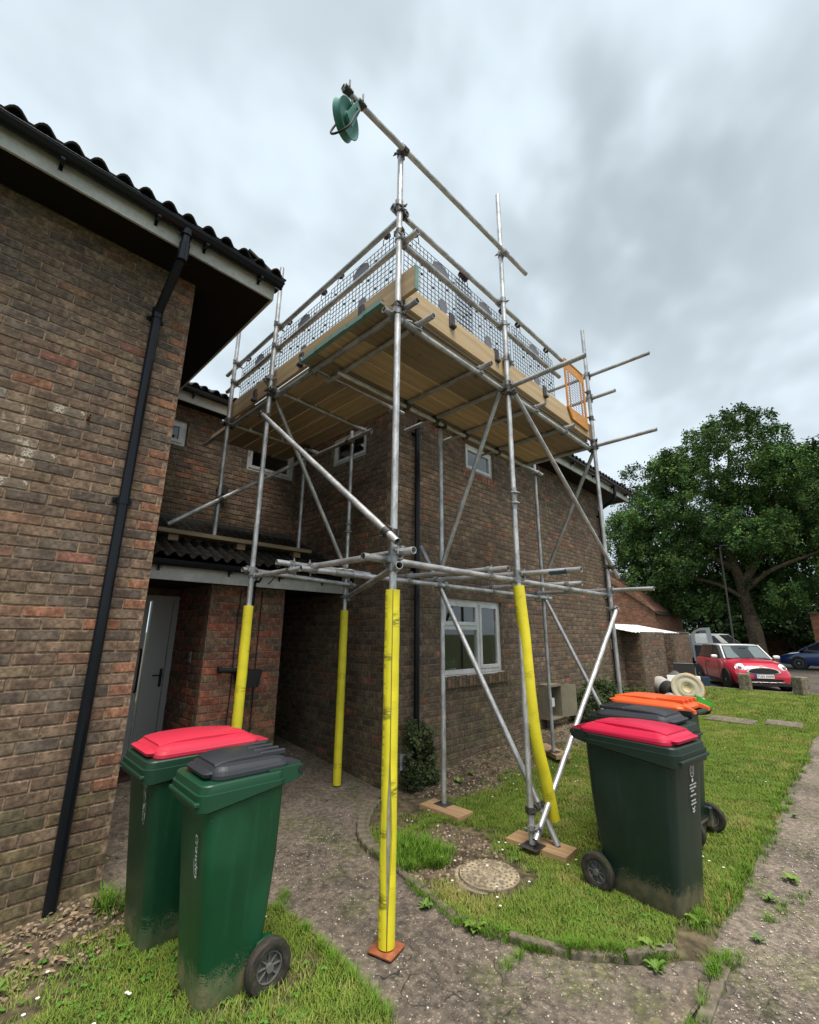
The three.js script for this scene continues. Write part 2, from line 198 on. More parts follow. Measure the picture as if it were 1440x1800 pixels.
{ // concrete kerb along the road, and edging stones of the paths
  const k = thing('road_kerb', 'low concrete kerb between the lawn and the road', 'kerb', [18.0, 0, 0]);
  for (let i = 0; i < 17; i++) part(k, 'kerb_stone', rbox(0.14, 0.24, 0.905, 0.015, 0, -0.085 + 0.01 * hash(i, 1, 3), 2.6 - i * 0.915), MT.concrete);
  const e = thing('path_edging', 'half buried concrete edging along the grassy rim of the porch path', 'edging'), r = rng(5);
  const run = [[2.66, -2.74], [2.52, -2.06], [2.57, -1.72], [2.68, -1.42], [2.86, -1.2], [3.1, -1.02]];
  for (let i = 0; i + 1 < run.length; i++) { const [ax, az] = run[i], [bx, bz] = run[i + 1], L = Math.hypot(bx - ax, bz - az), n = Math.max(1, Math.round(L / 0.4)); for (let q = 0; q < n; q++) { const t = (q + 0.5) / n, g = rbox(L / n - 0.012, 0.12, 0.05, 0.012).rotateY(-Math.atan2(bz - az, bx - ax) + (r() - 0.5) * 0.06).translate(mix(ax, bx, t), -0.03 - (i < 2 ? 0.022 : 0) + r() * 0.02, mix(az, bz, t)); part(e, 'edging_stone', g, MT.concrete); } }
  const f = thing('path_edging', 'straight concrete edging between the porch path and the worn footpath', 'edging');
  for (let i = 0; i < 3; i++) part(f, 'edging_stone', rbox(0.595, 0.12, 0.055, 0.012).rotateY((r() - 0.5) * 0.03).translate(1.75 + i * 0.61, -0.048 + r() * 0.012, -0.815), MT.concrete);
  const l = thing('path_edging', 'sunken concrete edging beside the grass with the two bins', 'edging');
  for (const [x, z, a] of [[1.79, -2.68, 1.53], [1.82, -2.2, 1.6], [1.73, -1.78, 1.4]]) part(l, 'edging_stone', rbox(0.42, 0.1, 0.05, 0.012).rotateY(a).translate(x, -0.046, z), MT.concrete);
  const s = thing('sett_edging', 'curved row of pale stone setts at the house corner', 'edging');
  const arc = new THREE.CatmullRomCurve3([[3.42, -3.8], [3.09, -3.57], [2.84, -3.3], [2.73, -3.08], [2.71, -2.9]].map(([x, z]) => V(x, 0, z)));
  for (let i = 0; i < 12; i++) { const t = (i + 0.5) / 12, p = arc.getPointAt(t), d = arc.getTangentAt(t); part(s, 'sett', rbox(0.088, 0.1, 0.1 + r() * 0.02, 0.02).rotateY(-Math.atan2(d.z, d.x) + (r() - 0.5) * 0.2).translate(p.x, -0.008 + r() * 0.014, p.z), MT.concrete); }
  for (const [n, x, z, w, d, a] of [[0, 11.9, -2.95, 0.5, 0.3, 0.1], [1, 11.35, -2.2, 0.6, 0.78, -0.05], [2, 11.65, -1.4, 0.6, 0.55, 0.06]]) { const t = thing('stepping_slab', ['small stepping slab set in the lawn towards the brick garden wall', 'long middle stepping slab set in the lawn', 'square stepping slab set in the lawn beside the footpath'][n], 'slab', [x, 0.0, z], a, 'stepping slabs across the lawn'); part(t, 'slab', rbox(w, 0.09, d, 0.012, 0, 0.005, 0), MT.concrete); }
}
{ // round inspection cover
  const t = thing('manhole_cover', 'round pale concrete drain cover with studded pattern in bare soil', 'drain cover', [3.05, 0.0, -2.18], 0.5);
  const cm = mat(0.82, 0.75, 0.61, 0.95, { map: mortarT, bumpMap: grainB, bumpScale: 0.003 });
  t.scale.set(0.92, 1, 0.92); part(t, 'surround', lathe([[0.232, -0.05], [0.27, -0.05], [0.27, 0.0], [0.262, 0.008], [0.24, 0.008], [0.232, 0.004], [0.232, -0.05]], 40), cm);
  part(t, 'cover', lathe([[0.001, 0.016], [0.05, 0.016], [0.055, 0.022], [0.222, 0.022], [0.228, 0.016], [0.228, -0.05]], 40), cm);
  const studs = []; for (let k = 1; k < 5; k++) for (let i = 0; i < k * 8; i++) { const a = i / (k * 8) * 6.283 + k * 0.2, r = 0.045 + k * 0.041; studs.push(lathe([[0.0095, 0.02], [0.0085, 0.0262], [0.001, 0.0268]], 8).translate(r * Math.cos(a), 0, r * Math.sin(a))); }
  const st = part(t, 'stud_pattern', M(studs), mat(0.5, 0.44, 0.34, 0.95, { map: mortarT }));
  part(t, 'lifting_slot', M([bx2(-0.15, 0.15, 0.0205, 0.0245, -0.012, -0.006), bx2(-0.15, 0.15, 0.0205, 0.0245, 0.006, 0.012)]), cm);
}
// grass
function tuftGeo(n, h, spread, w, seed) {
  const r = rng(seed), pos = [], idx = []; for (let i = 0; i < n; i++) {
    const a = r() * 6.283, q = r() * spread, x = q * Math.cos(a), z = q * Math.sin(a), b = r() * 6.283, lean = (0.25 + 0.75 * r()) * h, hh = h * (0.5 + 0.6 * r()), ww = w * (0.7 + 0.6 * r()), px = -Math.sin(b) * ww, pz = Math.cos(b) * ww, dx = Math.cos(b) * lean, dz = Math.sin(b) * lean, o = pos.length / 3;
    pos.push(x - px, 0, z - pz, x + px, 0, z + pz, x + dx * 0.35 - px * 0.8, hh * 0.6, z + dz * 0.35 - pz * 0.8, x + dx * 0.35 + px * 0.8, hh * 0.6, z + dz * 0.35 + pz * 0.8, x + dx, hh, z + dz); idx.push(o, o + 1, o + 2, o + 1, o + 3, o + 2, o + 2, o + 3, o + 4);
  }
  const g = new THREE.BufferGeometry(); g.setAttribute('position', new THREE.Float32BufferAttribute(pos, 3)); g.setIndex(idx); g.computeVertexNormals(); return g;
}
const leafM = phys(1, 1, 1, 0.8, { side: THREE.DoubleSide, specularIntensity: 0.3 });
function stuff(name, label, geo, m, items) { // items: [x,y,z,scale,turn,r,g,b]
  const I = new THREE.InstancedMesh(geo, m, items.length), d = new THREE.Object3D(); I.name = numbered(name); I.userData = { label, category: name, kind: 'stuff' };
  items.forEach(([x, y, z, s, t, r, g, b, sy = s], i) => { d.position.set(x, y, z); d.rotation.set(0, t, 0); d.scale.set(s, sy, s); d.updateMatrix(); I.setMatrixAt(i, d.matrix); I.setColorAt(i, lin(r, g, b)); }); scene.add(I); return I;
}
{
  const r = rng(77), lawn = [], dais = [], far = [];
  const tint = (x, z) => { const n = nf(x * 1.3, z * 1.3, 31), m = r(), dry = sstep(0.5, 0.85, nf(x * 3, z * 3, 33)) * 0.55 + (r() < 0.09 ? 0.7 : 0.13 * r()), k = 0.75 + 0.5 * m; return [mix(0.112 + 0.055 * n, 0.33, dry) * k, mix(0.195 + 0.065 * n, 0.28, dry) * k, mix(0.032, 0.10, dry) * k]; };
  const put = (x, z, s) => { const p = paved(x, z); if (p < 0.0 + 0.02 * r()) return; const so = soilAt(x, z); if (r() < so * 1.25) return; lawn.push([x, groundY(x, z, p) - 0.004, z, s * (0.65 + 0.6 * r()), r() * 6.28, ...tint(x, z)]); };
  for (let i = 0; i < 44000; i++) put(2.45 + r() * 4.2, -0.85 - r() * 2.9, 1);
  for (let i = 0; i < 15000; i++) put(0.2 + r() * 1.8, -1.2 - r() * 2.7, 1);
  for (let i = 0; i < 9000; i++) put(-1.6 + r() * 1.9, -0.85 - r() * 2.9, 1.1); for (let i = 0; i < 2500; i++) put(0.2 + r() * 1.5, -0.82 - r() * 0.45, 1);
  for (let i = 0; i < 30000; i++) put(6.6 + r() * 5.6, -0.8 - r() * 3.2, 1.15);
  for (let i = 0; i < 12000; i++) put(12 + r() * 5.9, -0.8 - r() * 4.2, 1.7);
  stuff('grass', 'mown green lawn grass with yellowed patches', tuftGeo(11, 0.034, 0.04, 0.0017, 3), leafM, lawn);
  const cl = []; for (let i = 0; i < 5200; i++) { const a = i % 4 === 0, x = a ? 0.3 + r() * 1.5 : 2.5 + r() * 6, z = a ? -1.3 - r() * 2.4 : -0.9 - r() * 2.4, p = paved(x, z); if (p < 0.01 || nf(x * 2.7, z * 2.7, 95) < 0.52 || r() < soilAt(x, z)) continue; const k = 0.7 + 0.5 * r(); cl.push([x, groundY(x, z, p) + 0.012 + 0.012 * r(), z, 0.7 + 0.7 * r(), r() * 6.28, 0.085 * k, 0.19 * k, 0.03 * k]); }
  const clg = []; for (let i = 0; i < 3; i++) clg.push(G(new THREE.CircleGeometry(0.0075, 6)).rotateX(-Math.PI / 2 + 0.25).translate(0, 0, 0.008).rotateY(i * 2.094)); stuff('clover', 'flat patches of small clover leaves mixed into the lawn', mergeGeometries(clg), leafM, cl);
  const tall = []; const clump = (cx, cz, rad, n, s) => { for (let i = 0; i < n; i++) { const a = r() * 6.28, q = Math.sqrt(r()) * rad, x = cx + q * Math.cos(a), z = cz + q * Math.sin(a), k = 0.8 + 0.4 * r(); tall.push([x, Math.max(groundY(x, z), -0.01), z, s * (0.7 + 0.5 * r()), r() * 6.28, 0.11 * k, 0.215 * k, 0.024 * k]); } };
  clump(2.86, -2.78, 0.24, 150, 1.15); clump(2.95, -2.6, 0.14, 60, 1); clump(1.12, -3.55, 0.16, 26, 1.2); clump(1.98, -2.96, 0.0, 0, 1);
  const line = (a, b, n, s, sp = 0.05) => { for (let i = 0; i < n; i++) { const t = r(); clump(mix(a[0], b[0], t) + (r() - 0.5) * sp, mix(a[1], b[1], t) + (r() - 0.5) * sp, 0.02, 2, s); } };
  line([2.6, -2.55], [2.48, -2.02], 46, 0.55); line([2.48, -2.02], [2.6, -1.55], 60, 0.6); line([2.6, -1.55], [3.0, -1.05], 70, 0.6); line([3.0, -0.83], [3.3, -0.8], 18, 0.7); line([2.0, -0.83], [2.9, -0.83], 26, 0.5); line([1.8, -2.9], [1.74, -1.8], 40, 0.6);
  line([3.35, -1.0], [4.2, -0.9], 40, 0.7, 0.12); line([4.2, -0.9], [9, -0.9], 110, 0.7, 0.12); line([2.3, -1.62], [2.52, -1.6], 10, 0.55, 0.04); line([3.7, -0.75], [4.5, -0.55], 14, 0.5, 0.05); line([1.95, -3.02], [1.8, -2.85], 10, 0.6);
  stuff('grass', 'longer grass tufts fringing the paths and bare soil', tuftGeo(12, 0.085, 0.035, 0.0022, 9), leafM, tall);
  for (let i = 0; i < 260; i++) { const x = i < 190 ? 2.6 + r() * 7 : 0.5 + r() * 1.3, z = i < 190 ? -1 - r() * 2.3 : -1.8 - r() * 1.5, p = paved(x, z); if (p > 0.05 && nf(x * 2, z * 2, 91) > 0.5) dais.push([x, groundY(x, z, p) + 0.03, z, 1, r() * 6, 0.8, 0.8, 0.76]); }
  stuff('daisy', 'scattered small white daisies in the lawn', G(new THREE.CylinderGeometry(0.009, 0.006, 0.005, 7)), mat(1, 1, 1, 0.8), dais);
  const peb = G(new THREE.IcosahedronGeometry(0.5, 1)); { const p = peb.attributes.position; for (let i = 0; i < p.count; i++) { const k = 0.8 + 0.4 * nz(p.getX(i) * 3 + 9, p.getY(i) * 3 + p.getZ(i) * 5 + 9, 3); p.setXYZ(i, p.getX(i) * k, p.getY(i) * k * 0.7, p.getZ(i) * k); } peb.computeVertexNormals(); }
  const peb2 = []; for (let i = 0; i < 5200; i++) { const w = i % 5, x = w === 0 ? 0.2 + r() * 1.2 : w === 1 ? 2.5 + r() : 3.8 + r() * 5, z = w === 0 ? -3.1 - r() * 0.75 : w === 1 ? -2.2 - r() * 0.8 : -3.05 - r() * 0.8, p = paved(x, z); if (p < 0.02 || soilAt(x, z) < 0.35) continue; const s = 0.006 + 0.022 * Math.pow(r(), 3), k = 0.6 + 0.7 * r(); peb2.push([x, groundY(x, z, p), z, s, r() * 6, 0.27 * k, 0.21 * k, 0.15 * k]); }
  stuff('soil_clods', 'loose soil crumbs and small stones on the bare ground', peb, mat(1, 1, 1, 0.95), peb2);
  const grit = []; for (let i = 0; i < 6500; i++) { const x = 1.5 + r() * 4.5, z = i % 2 ? -3.8 + r() * 3 : -0.75 + r() * 0.9, p = Math.min(sd(PA, x, z), sd(PB, x, z)); if (p > -0.03) continue; const s = 0.004 + 0.008 * Math.pow(r(), 3), k = 0.5 + 0.8 * r(); grit.push([x, 0.0005, z, s, r() * 6, 0.5 * k, 0.45 * k, 0.39 * k]); }
  stuff('grit', 'pale grit and stone chips lying on the tarmac', peb, mat(1, 1, 1, 0.95), grit);
  // dead leaves round the foot of the downpipe
  const lf = new THREE.BufferGeometry(); lf.setAttribute('position', new THREE.Float32BufferAttribute([0, 0, -1, 0.45, 0.22, 0, -0.5, 0.1, 0.05, 0, 0.02, 1], 3)); lf.setIndex([0, 2, 1, 1, 2, 3]); lf.computeVertexNormals();
  const dl = []; for (let i = 0; i < 320; i++) { const x = 0.45 + r() * 0.95, z = -3.15 - r() * 0.68; if (paved(x, z) < 0) continue; const k = 0.6 + 0.8 * r(); dl.push([x, groundY(x, z) + 0.008 + 0.02 * r(), z, 0.008 + 0.018 * r(), r() * 6, 0.26 * k, 0.185 * k, 0.115 * k]); }
  stuff('leaf_litter', 'dry brown leaves and stalks gathered at the downpipe foot', lf, mat(1, 1, 1, 0.9, { side: THREE.DoubleSide }), dl);
  // broad-leaved weeds: each plant a thing
  const bl = (n, L, seed) => { const q = rng(seed), list = []; for (let i = 0; i < n; i++) { const a = i / n * 6.28 + q(), l = L * (0.7 + 0.5 * q()), w = l * 0.2, rise = 0.25 + 0.5 * q(), c = Math.cos(a), s = Math.sin(a), P = []; [[0, 0.1, 0], [0.35, 1, 0.7], [0.75, 0.85, 1], [1, 0, 0.8]].forEach(([t, ww, y]) => P.push([t * l, ww * w, y * l * rise])); const pos = []; P.forEach(([t, ww, y]) => { pos.push(c * t - s * ww, y, s * t + c * ww, c * t, y - ww * 0.3, s * t, c * t + s * ww, y, s * t - c * ww); }); const idx = []; for (let k = 0; k < 3; k++) for (let m = 0; m < 2; m++) { const o = k * 3 + m; idx.push(o, o + 1, o + 3, o + 1, o + 4, o + 3); } const g = new THREE.BufferGeometry(); g.setAttribute('position', new THREE.Float32BufferAttribute(pos, 3)); g.setIndex(idx); g.computeVertexNormals(); list.push(G(g)); } return mergeGeometries(list); };
  const wm = [[0.1, 0.2, 0.025], [0.14, 0.23, 0.03], [0.08, 0.17, 0.03]].map(([a, b, c]) => phys(a, b, c, 0.6, { side: THREE.DoubleSide })), wg = [bl(12, 0.05, 4), bl(15, 0.065, 5), bl(10, 0.04, 6)];
  const W = [[3.02, -1.12, 1, 'leafy weed in the lawn corner beside the broken edging'], [2.9, -1.06, 0, 'low weed rosette on the edging where path and lawn meet'], [3.46, -1.0, 1, 'dandelion-like weed beside the foot of the red-lidded bin'], [4.1, -0.74, 0, 'weed sprouting from a crack in the worn footpath'], [4.5, -0.66, 1, 'spreading weed along the crack in the footpath beside the lawn'], [3.55, -0.72, 2, 'small pale weed in the footpath beside the edging end'], [2.46, -2.25, 0, 'weed rosette on the path edge beside the drain cover'], [2.5, -1.9, 1, 'bright leafy weed overhanging the edging stones'], [3.1, -0.84, 2, 'weed tuft growing between two edging stones'], [4.35, -3.48, 1, 'dark green weed on the soil bank below the window'], [4.62, -3.52, 0, 'weed clump on the soil bank against the house wall'], [0.52, -3.2, 0, 'bright young weed in the bare soil below the brick wall'], [1.22, -3.62, 1, 'weed at the brick corner beside the tarmac'], [5.0, -3.3, 2, 'low weed on the bare bank below the window sill'], [6.0, -0.78, 2, 'weed in the footpath surface further along the lawn']];
  for (const [x, z, k, label] of W) { const t = thing('weed_plant', label, 'weed', [x, Math.max(groundY(x, z), 0), z], r() * 6, 'weeds at the path and wall edges'); part(t, 'leaves', wg[k], wm[k]); }
}
// ---------------------------------------------------------------- brick houses
const brickGeo = [0, 1, 2, 3, 4, 5, 6, 7].map((k) => { // a brick with softened arrises, sides only as deep as the joint shows
  const r = rng(40 + k), w = 0.2155, h = 0.0655, b = 0.004, j = () => (r() - 0.5) * 0.0055;
  const F = [[-w / 2 + b, -h / 2 + b], [w / 2 - b, -h / 2 + b], [w / 2 - b, h / 2 - b], [-w / 2 + b, h / 2 - b]].map(([x, y]) => V(x + j(), y + j(), 0.0015 * r())), S = [[-w / 2, -h / 2], [w / 2, -h / 2], [w / 2, h / 2], [-w / 2, h / 2]].map(([x, y]) => V(x + j() * 0.6, y + j() * 0.6, -0.005)), B = S.map((p) => V(p.x, p.y, -0.03));
  const pos = [], q = (a, b, c, d) => [a, b, c, a, c, d].forEach((p) => pos.push(p.x, p.y, p.z)); q(...F);
  for (let i = 0; i < 4; i++) { const n = (i + 1) % 4; q(S[i], S[n], F[n], F[i]); q(B[i], B[n], S[n], S[i]); }
  const g = new THREE.BufferGeometry(); g.setAttribute('position', new THREE.Float32BufferAttribute(pos, 3)); g.computeVertexNormals(); return tri(g, 1 / 0.6, k * 0.37, k * 0.23);
});
const brickMat = (r, g, b, m = grainT) => mat(r, g, b, 0.9, { map: m, bumpMap: grainB, bumpScale: 0.003 });
// palettes: weight, colour (linear base colours of the fired clay)
const PAL = {
  left: [[6, 0.2808, 0.1872, 0.1376], [5, 0.2496, 0.1738, 0.1321], [4, 0.1976, 0.1501, 0.1246], [1.6, 0.3224, 0.1824, 0.1256], [0.5, 0.3952, 0.1805, 0.1163], [3, 0.2756, 0.1947, 0.1367], [0.35, 0.3432, 0.1568, 0.1209]],
  right: [[6, 0.234, 0.1595, 0.1177], [5, 0.21, 0.1452, 0.1091], [3, 0.18, 0.1298, 0.1027], [2, 0.264, 0.1628, 0.1124], [0.8, 0.336, 0.154, 0.1017], [3, 0.24, 0.176, 0.1198]],
  pillar: [[5, 0.42, 0.1688, 0.1148], [4, 0.336, 0.1688, 0.1215], [4, 0.238, 0.1553, 0.1215], [2, 0.504, 0.162, 0.1013], [2, 0.308, 0.2025, 0.135]],
};
const MOSS = [0.17, 0.16, 0.075];
for (const k in PAL) { PAL[k].mats = PAL[k].map(([w, ...c]) => brickMat(...c)); PAL[k].moss = PAL[k].map(([w, r, g, b]) => brickMat(mix(r, MOSS[0], 0.55), mix(g, MOSS[1], 0.55), mix(b, MOSS[2], 0.55))); }
const limeMats = [[0.55, 0.47, 0.4], [0.46, 0.42, 0.37]].map((c) => brickMat(...c, blotchT));
const cornerMat = brickMat(0.40, 0.195, 0.125);
const mortarMat = { left: mat(0.60, 0.46, 0.365, 0.95, { map: mortarT }), right: mat(0.52, 0.435, 0.345, 0.95, { map: mortarT }), pillar: mat(0.62, 0.5, 0.4, 0.95, { map: mortarT }) };
const vbrick = mat(1, 1, 1, 0.9, { map: grainT, bumpMap: grainB, bumpScale: 0.003, vertexColors: true });
const frustum = new THREE.Matrix4().multiplyMatrices(new THREE.Matrix4().makePerspective(...(() => { const t = 0.05 * Math.tan(97.45 * Math.PI / 360); return [-0.8 * t, 0.8 * t, t, -t, 0.05, 900]; })()), camera.matrixWorldInverse);
// one brick face: origin o (lower corner), direction u along the wall, normal n out of it
function brickFace(parent, { o, u, n, L, H, k0 = 0, holes = [], pal, cap = 0, seed = 1, phase = 0, kind, thick = 0.2, name = 'wall', inset = 0 }) {
  const U = V(u[0], 0, u[1]), N = V(n[0], 0, n[1]), O = V(...o), flip = U.clone().cross(V(0, 1, 0)).dot(N) < 0, q = new THREE.Quaternion().setFromRotationMatrix(new THREE.Matrix4().makeBasis(flip ? U.clone().negate() : U, V(0, 1, 0), N));
  const sh = new THREE.Shape([[inset, 0], [L, 0], [L, H], [inset, H]].map(([a, b]) => new THREE.Vector2(a, b))); for (const [a, b, c, d] of holes) if (a > 0.001 && b < L - 0.001) sh.holes.push(new THREE.Path([[a, c], [a, d], [b, d], [b, c]].map((p) => new THREE.Vector2(...p))));
  const back = tri(new THREE.ExtrudeGeometry(sh, { depth: thick, bevelEnabled: false }), 2); // local x,y plane, depth +z; front face at z = thick
  const m4 = new THREE.Matrix4().makeBasis(U, V(0, 1, 0), N); if (flip) { back.scale(1, 1, 1); } back.translate(0, 0, -thick - 0.0055).applyMatrix4(m4).translate(O.x, O.y, O.z);
  if (new THREE.Matrix4().makeBasis(U, V(0, 1, 0), N).determinant() < 0) { const p = back.attributes.position; for (let i = 0; i < p.count; i += 3) { const a = [p.getX(i), p.getY(i), p.getZ(i)]; p.setXYZ(i, p.getX(i + 1), p.getY(i + 1), p.getZ(i + 1)); p.setXYZ(i + 1, ...a); } back.computeVertexNormals(); }
  const wall = part(parent, name, back, mortarMat[pal]), r = rng(seed), P = PAL[pal], tot = P.reduce((s, p) => s + p[0], 0), list = [];
  const rows = Math.floor(H / 0.075 + 1e-6);
  for (let j = 0; j < rows; j++) {
    const vc = (j + 0.5) * 0.075; let segs = [[inset, L]]; for (const [a, b, c, d] of holes) if (vc > c && vc < d) segs = segs.flatMap(([s, e]) => [[s, Math.min(e, a)], [Math.max(s, b), e]].filter(([x, y]) => y - x > 0.02));
    for (const [s, e] of segs) for (let i = -1, st = ((j + phase) % 2) * 0.1125 - 0.225; i < L / 0.225 + 2; i++, st += 0.225) {
      const a = Math.max(st + 0.005, s + (s > 0 ? 0.003 : 0)), b = Math.min(st + 0.22, e - (e < L ? 0.003 : 0)); if (b - a < 0.03) continue;
      let w = r() * tot, c = 0; while ((w -= P[c][0]) > 0) c++; const uc = (a + b) / 2, pos = O.clone().addScaledVector(U, uc).add(V(0, vc, 0)); const sp = pos.clone().applyMatrix4(frustum), vis = Math.abs(sp.x) < 1.02 && Math.abs(sp.y) < 1.02 && sp.z < 1 && pos.clone().sub(camera.position).dot(N) < 0;
      list.push({ w: b - a, pos, c, g: Math.floor(r() * 8), k: kind ? kind(uc, vc, r) : 0, d: pos.distanceTo(camera.position) + (vis ? 0 : 100), dz: (r() - 0.5) * 0.004, rot: (r() - 0.5) * 0.013, tone: 0.88 + 0.24 * r() });
    }
  }
  list.sort((a, b) => a.d - b.d); const rest = [];
  list.forEach((t, i) => {
    t.pos.addScaledVector(N, t.dz); const sx = t.w / 0.2155;
    if (i < cap && t.d < 100) { const m = new THREE.Mesh(brickGeo[t.g], t.k === 3 ? cornerMat : t.k === 2 ? limeMats[t.g % 2] : t.k === 1 ? P.moss[t.c] : P.mats[t.c]); m.name = 'brick'; m.position.copy(t.pos); m.quaternion.copy(q); m.rotateZ(t.rot); m.scale.x = sx; wall.add(m); }
    else { const g = brickGeo[t.g].clone().scale(sx, 1, 1).applyQuaternion(q).translate(t.pos.x, t.pos.y, t.pos.z); let [, cr, cg, cb] = P[t.c]; if (t.k === 1) { cr = mix(cr, MOSS[0], 0.55); cg = mix(cg, MOSS[1], 0.55); cb = mix(cb, MOSS[2], 0.55); } if (t.k === 2) { cr = 0.4; cg = 0.36; cb = 0.32; } const col = new Float32Array(g.attributes.position.count * 3); for (let z = 0; z < col.length; z += 3) { col[z] = cr * t.tone; col[z + 1] = cg * t.tone; col[z + 2] = cb * t.tone; } g.setAttribute('color', new THREE.BufferAttribute(col, 3)); rest.push(g); }
  });
  if (rest.length) { const m = part(wall, 'brick_courses', mergeGeometries(rest), vbrick); m.userData.kind = 'stuff'; }
  return wall;
}
// upvc window in a wall facing n: local x along the wall, y up, z out; lights: [x0,x1,y0,y1,opens]
function upvc(parent, pos, turn, w, h, lights, label, sill = true) {
  const rim = 0.055, fr = [bx2(0, w, 0, rim, -0.06, 0), bx2(0, w, h - rim, h, -0.06, 0), bx2(0, rim, rim, h - rim, -0.06, 0), bx2(w - rim, w, rim, h - rim, -0.06, 0)];
  const win = new THREE.Mesh(); win.name = 'window'; win.material = MT.white; win.position.set(...pos); win.rotation.y = turn; if (label) win.userData.label = label; parent.add(win);
  const panes = [];
  lights.forEach(([x0, x1, y0, y1, opens], i) => {
    if (x0 > rim + 0.01) fr.push(bx2(x0 - 0.06, x0, rim, h - rim, -0.06, -0.0005)); if (y0 > rim + 0.01) fr.push(bx2(x0, x1, y0 - 0.06, y0, -0.0595, -0.001));
    if (opens) { const e = 0.05, z0 = -0.03, z1 = 0.013; const s = M([rbox(x1 - x0 + 0.012, e, z1 - z0, 0.006, (x0 + x1) / 2, y0 + e / 2 - 0.006, (z0 + z1) / 2), rbox(x1 - x0 + 0.012, e, z1 - z0, 0.006, (x0 + x1) / 2, y1 - e / 2 + 0.006, (z0 + z1) / 2), rbox(e, y1 - y0 - 2 * e + 0.02, z1 - z0 - 0.001, 0.006, x0 + e / 2 - 0.006, (y0 + y1) / 2, (z0 + z1) / 2), rbox(e, y1 - y0 - 2 * e + 0.02, z1 - z0 - 0.001, 0.006, x1 - e / 2 + 0.006, (y0 + y1) / 2, (z0 + z1) / 2)]); panes.push(['sash', s]); panes.push(['pane', bx2(x0 + e - 0.01, x1 - e + 0.01, y0 + e - 0.01, y1 - e + 0.01, -0.012, -0.010), MT.glass]); }
    else panes.push(['pane', bx2(x0 - 0.004, x1 + 0.004, y0 - 0.004, y1 + 0.004, -0.03, -0.028), MT.glass]);
  });
  if (sill) fr.push(rbox(w + 0.02, 0.03, 0.1, 0.006, w / 2, -0.017, 0.0));
  win.geometry = M(fr); for (const [n, g, m] of panes) part(win, n, g, m || MT.white);
  return win;
}
// clay roof tiles: double roll, local x across, z down the slope
const tileG = (() => { const n = 16, W = 0.33, T = 0.016, top = [], bot = []; for (let i = 0; i <= n; i++) { const x = (i / n - 0.5) * W, f = (i / n * 2) % 1, y = f < 0.7 ? 0.052 * Math.pow(Math.sin(f / 0.7 * Math.PI), 0.8) : 0; top.push([x, y + T]); bot.push([x, y]); } const s = new THREE.Shape([...top, ...bot.reverse()].map((p) => new THREE.Vector2(...p))); return tri(new THREE.ExtrudeGeometry(s, { depth: 0.41, bevelEnabled: false }).translate(0, 0, -0.41), 2); })();
const tileMats = [[1, 1], [0.8, 0.85], [1.25, 1.15]].map(([a, b]) => mat(0.085 * a, 0.072 * b, 0.062 * a, 0.9, { map: tileT, bumpMap: grainB, bumpScale: 0.003 }));
// rows of tiles on a slope: eaves line from (x0,y,z) along +x, rising towards -z
function tiles(parent, x0, x1, y, z, pitch, rows, seed, s = 1) { const gauge = 0.33 * s, r = rng(seed), n = Math.round((x1 - x0) / (s < 1 ? 0.23 : 0.318)), p = Math.atan(pitch); for (let j = 0; j < rows; j++) for (let i = 0; i < n; i++) { const m = part(parent, 'tile', tileG, tileMats[Math.floor(r() * 3)]); m.position.set(x0 + (i + 0.5) * (x1 - x0) / n, y + j * gauge * Math.sin(p) + 0.014 + (r() - 0.5) * 0.008, z - j * gauge * Math.cos(p)); if (s < 1) m.scale.set(0.72, 0.8, s + 0.08); m.rotation.set(p - 0.035, (r() - 0.5) * 0.02, (r() - 0.5) * 0.012, 'YXZ'); } }
const GUT = (() => { const s = []; for (let i = 0; i <= 10; i++) { const a = Math.PI + i / 10 * Math.PI; s.push([0.056 * Math.cos(a), 0.056 * Math.sin(a)]); } for (let i = 10; i >= 0; i--) { const a = Math.PI + i / 10 * Math.PI; s.push([0.052 * Math.cos(a), 0.052 * Math.sin(a) + 0.001]); } return s; })();
function gutter(parent, x0, x1, y, z, brackets, caps = [x0, x1]) { // half-round gutter along x
  const g = tri(new THREE.ExtrudeGeometry(new THREE.Shape(GUT.map((p) => new THREE.Vector2(...p))), { depth: x1 - x0, bevelEnabled: false }).rotateY(Math.PI / 2).translate(x0, y, z));
  const lip = [rod(V(x0, y, z + 0.055), V(x1, y, z + 0.055), 0.005, 8)]; for (const c of caps) lip.push(G(new THREE.CylinderGeometry(0.058, 0.058, 0.012, 20, 1, false, Math.PI, Math.PI).rotateZ(Math.PI / 2).rotateX(-Math.PI / 2 + Math.PI).translate(c, y, z)));
  const m = part(parent, 'gutter', M([g, ...lip]), MT.black);
  for (const b of brackets) part(m, 'bracket', M([bx2(b - 0.012, b + 0.012, y - 0.075, y - 0.055, z - 0.058, z + 0.03), bx2(b - 0.012, b + 0.012, y - 0.1, y + 0.01, z - 0.062, z - 0.056)]), MT.black); return m;
}
const WZ = -3.87, EY = 4.72;
const room = (p, x0, x1, y0, y1, z0, z1, open) => { const t = 0.04, L = [bx2(x0, x1, y0, y0 + t, z0, z1), bx2(x0, x1, y1 - t, y1, z0, z1)], Y = [y0 + t, y1 - t]; if (open !== 'z0') L.push(bx2(x0, x1, ...Y, z0, z0 + t)); if (open !== 'z1') L.push(bx2(x0, x1, ...Y, z1 - t, z1)); const a = open === 'z0' ? z0 : z0 + t, b = open === 'z1' ? z1 : z1 - t; if (open !== 'x0') L.push(bx2(x0, x0 + t, ...Y, a, b)); if (open !== 'x1') L.push(bx2(x1 - t, x1, ...Y, a, b)); part(p, 'room_shell', M(L), MT.room); };
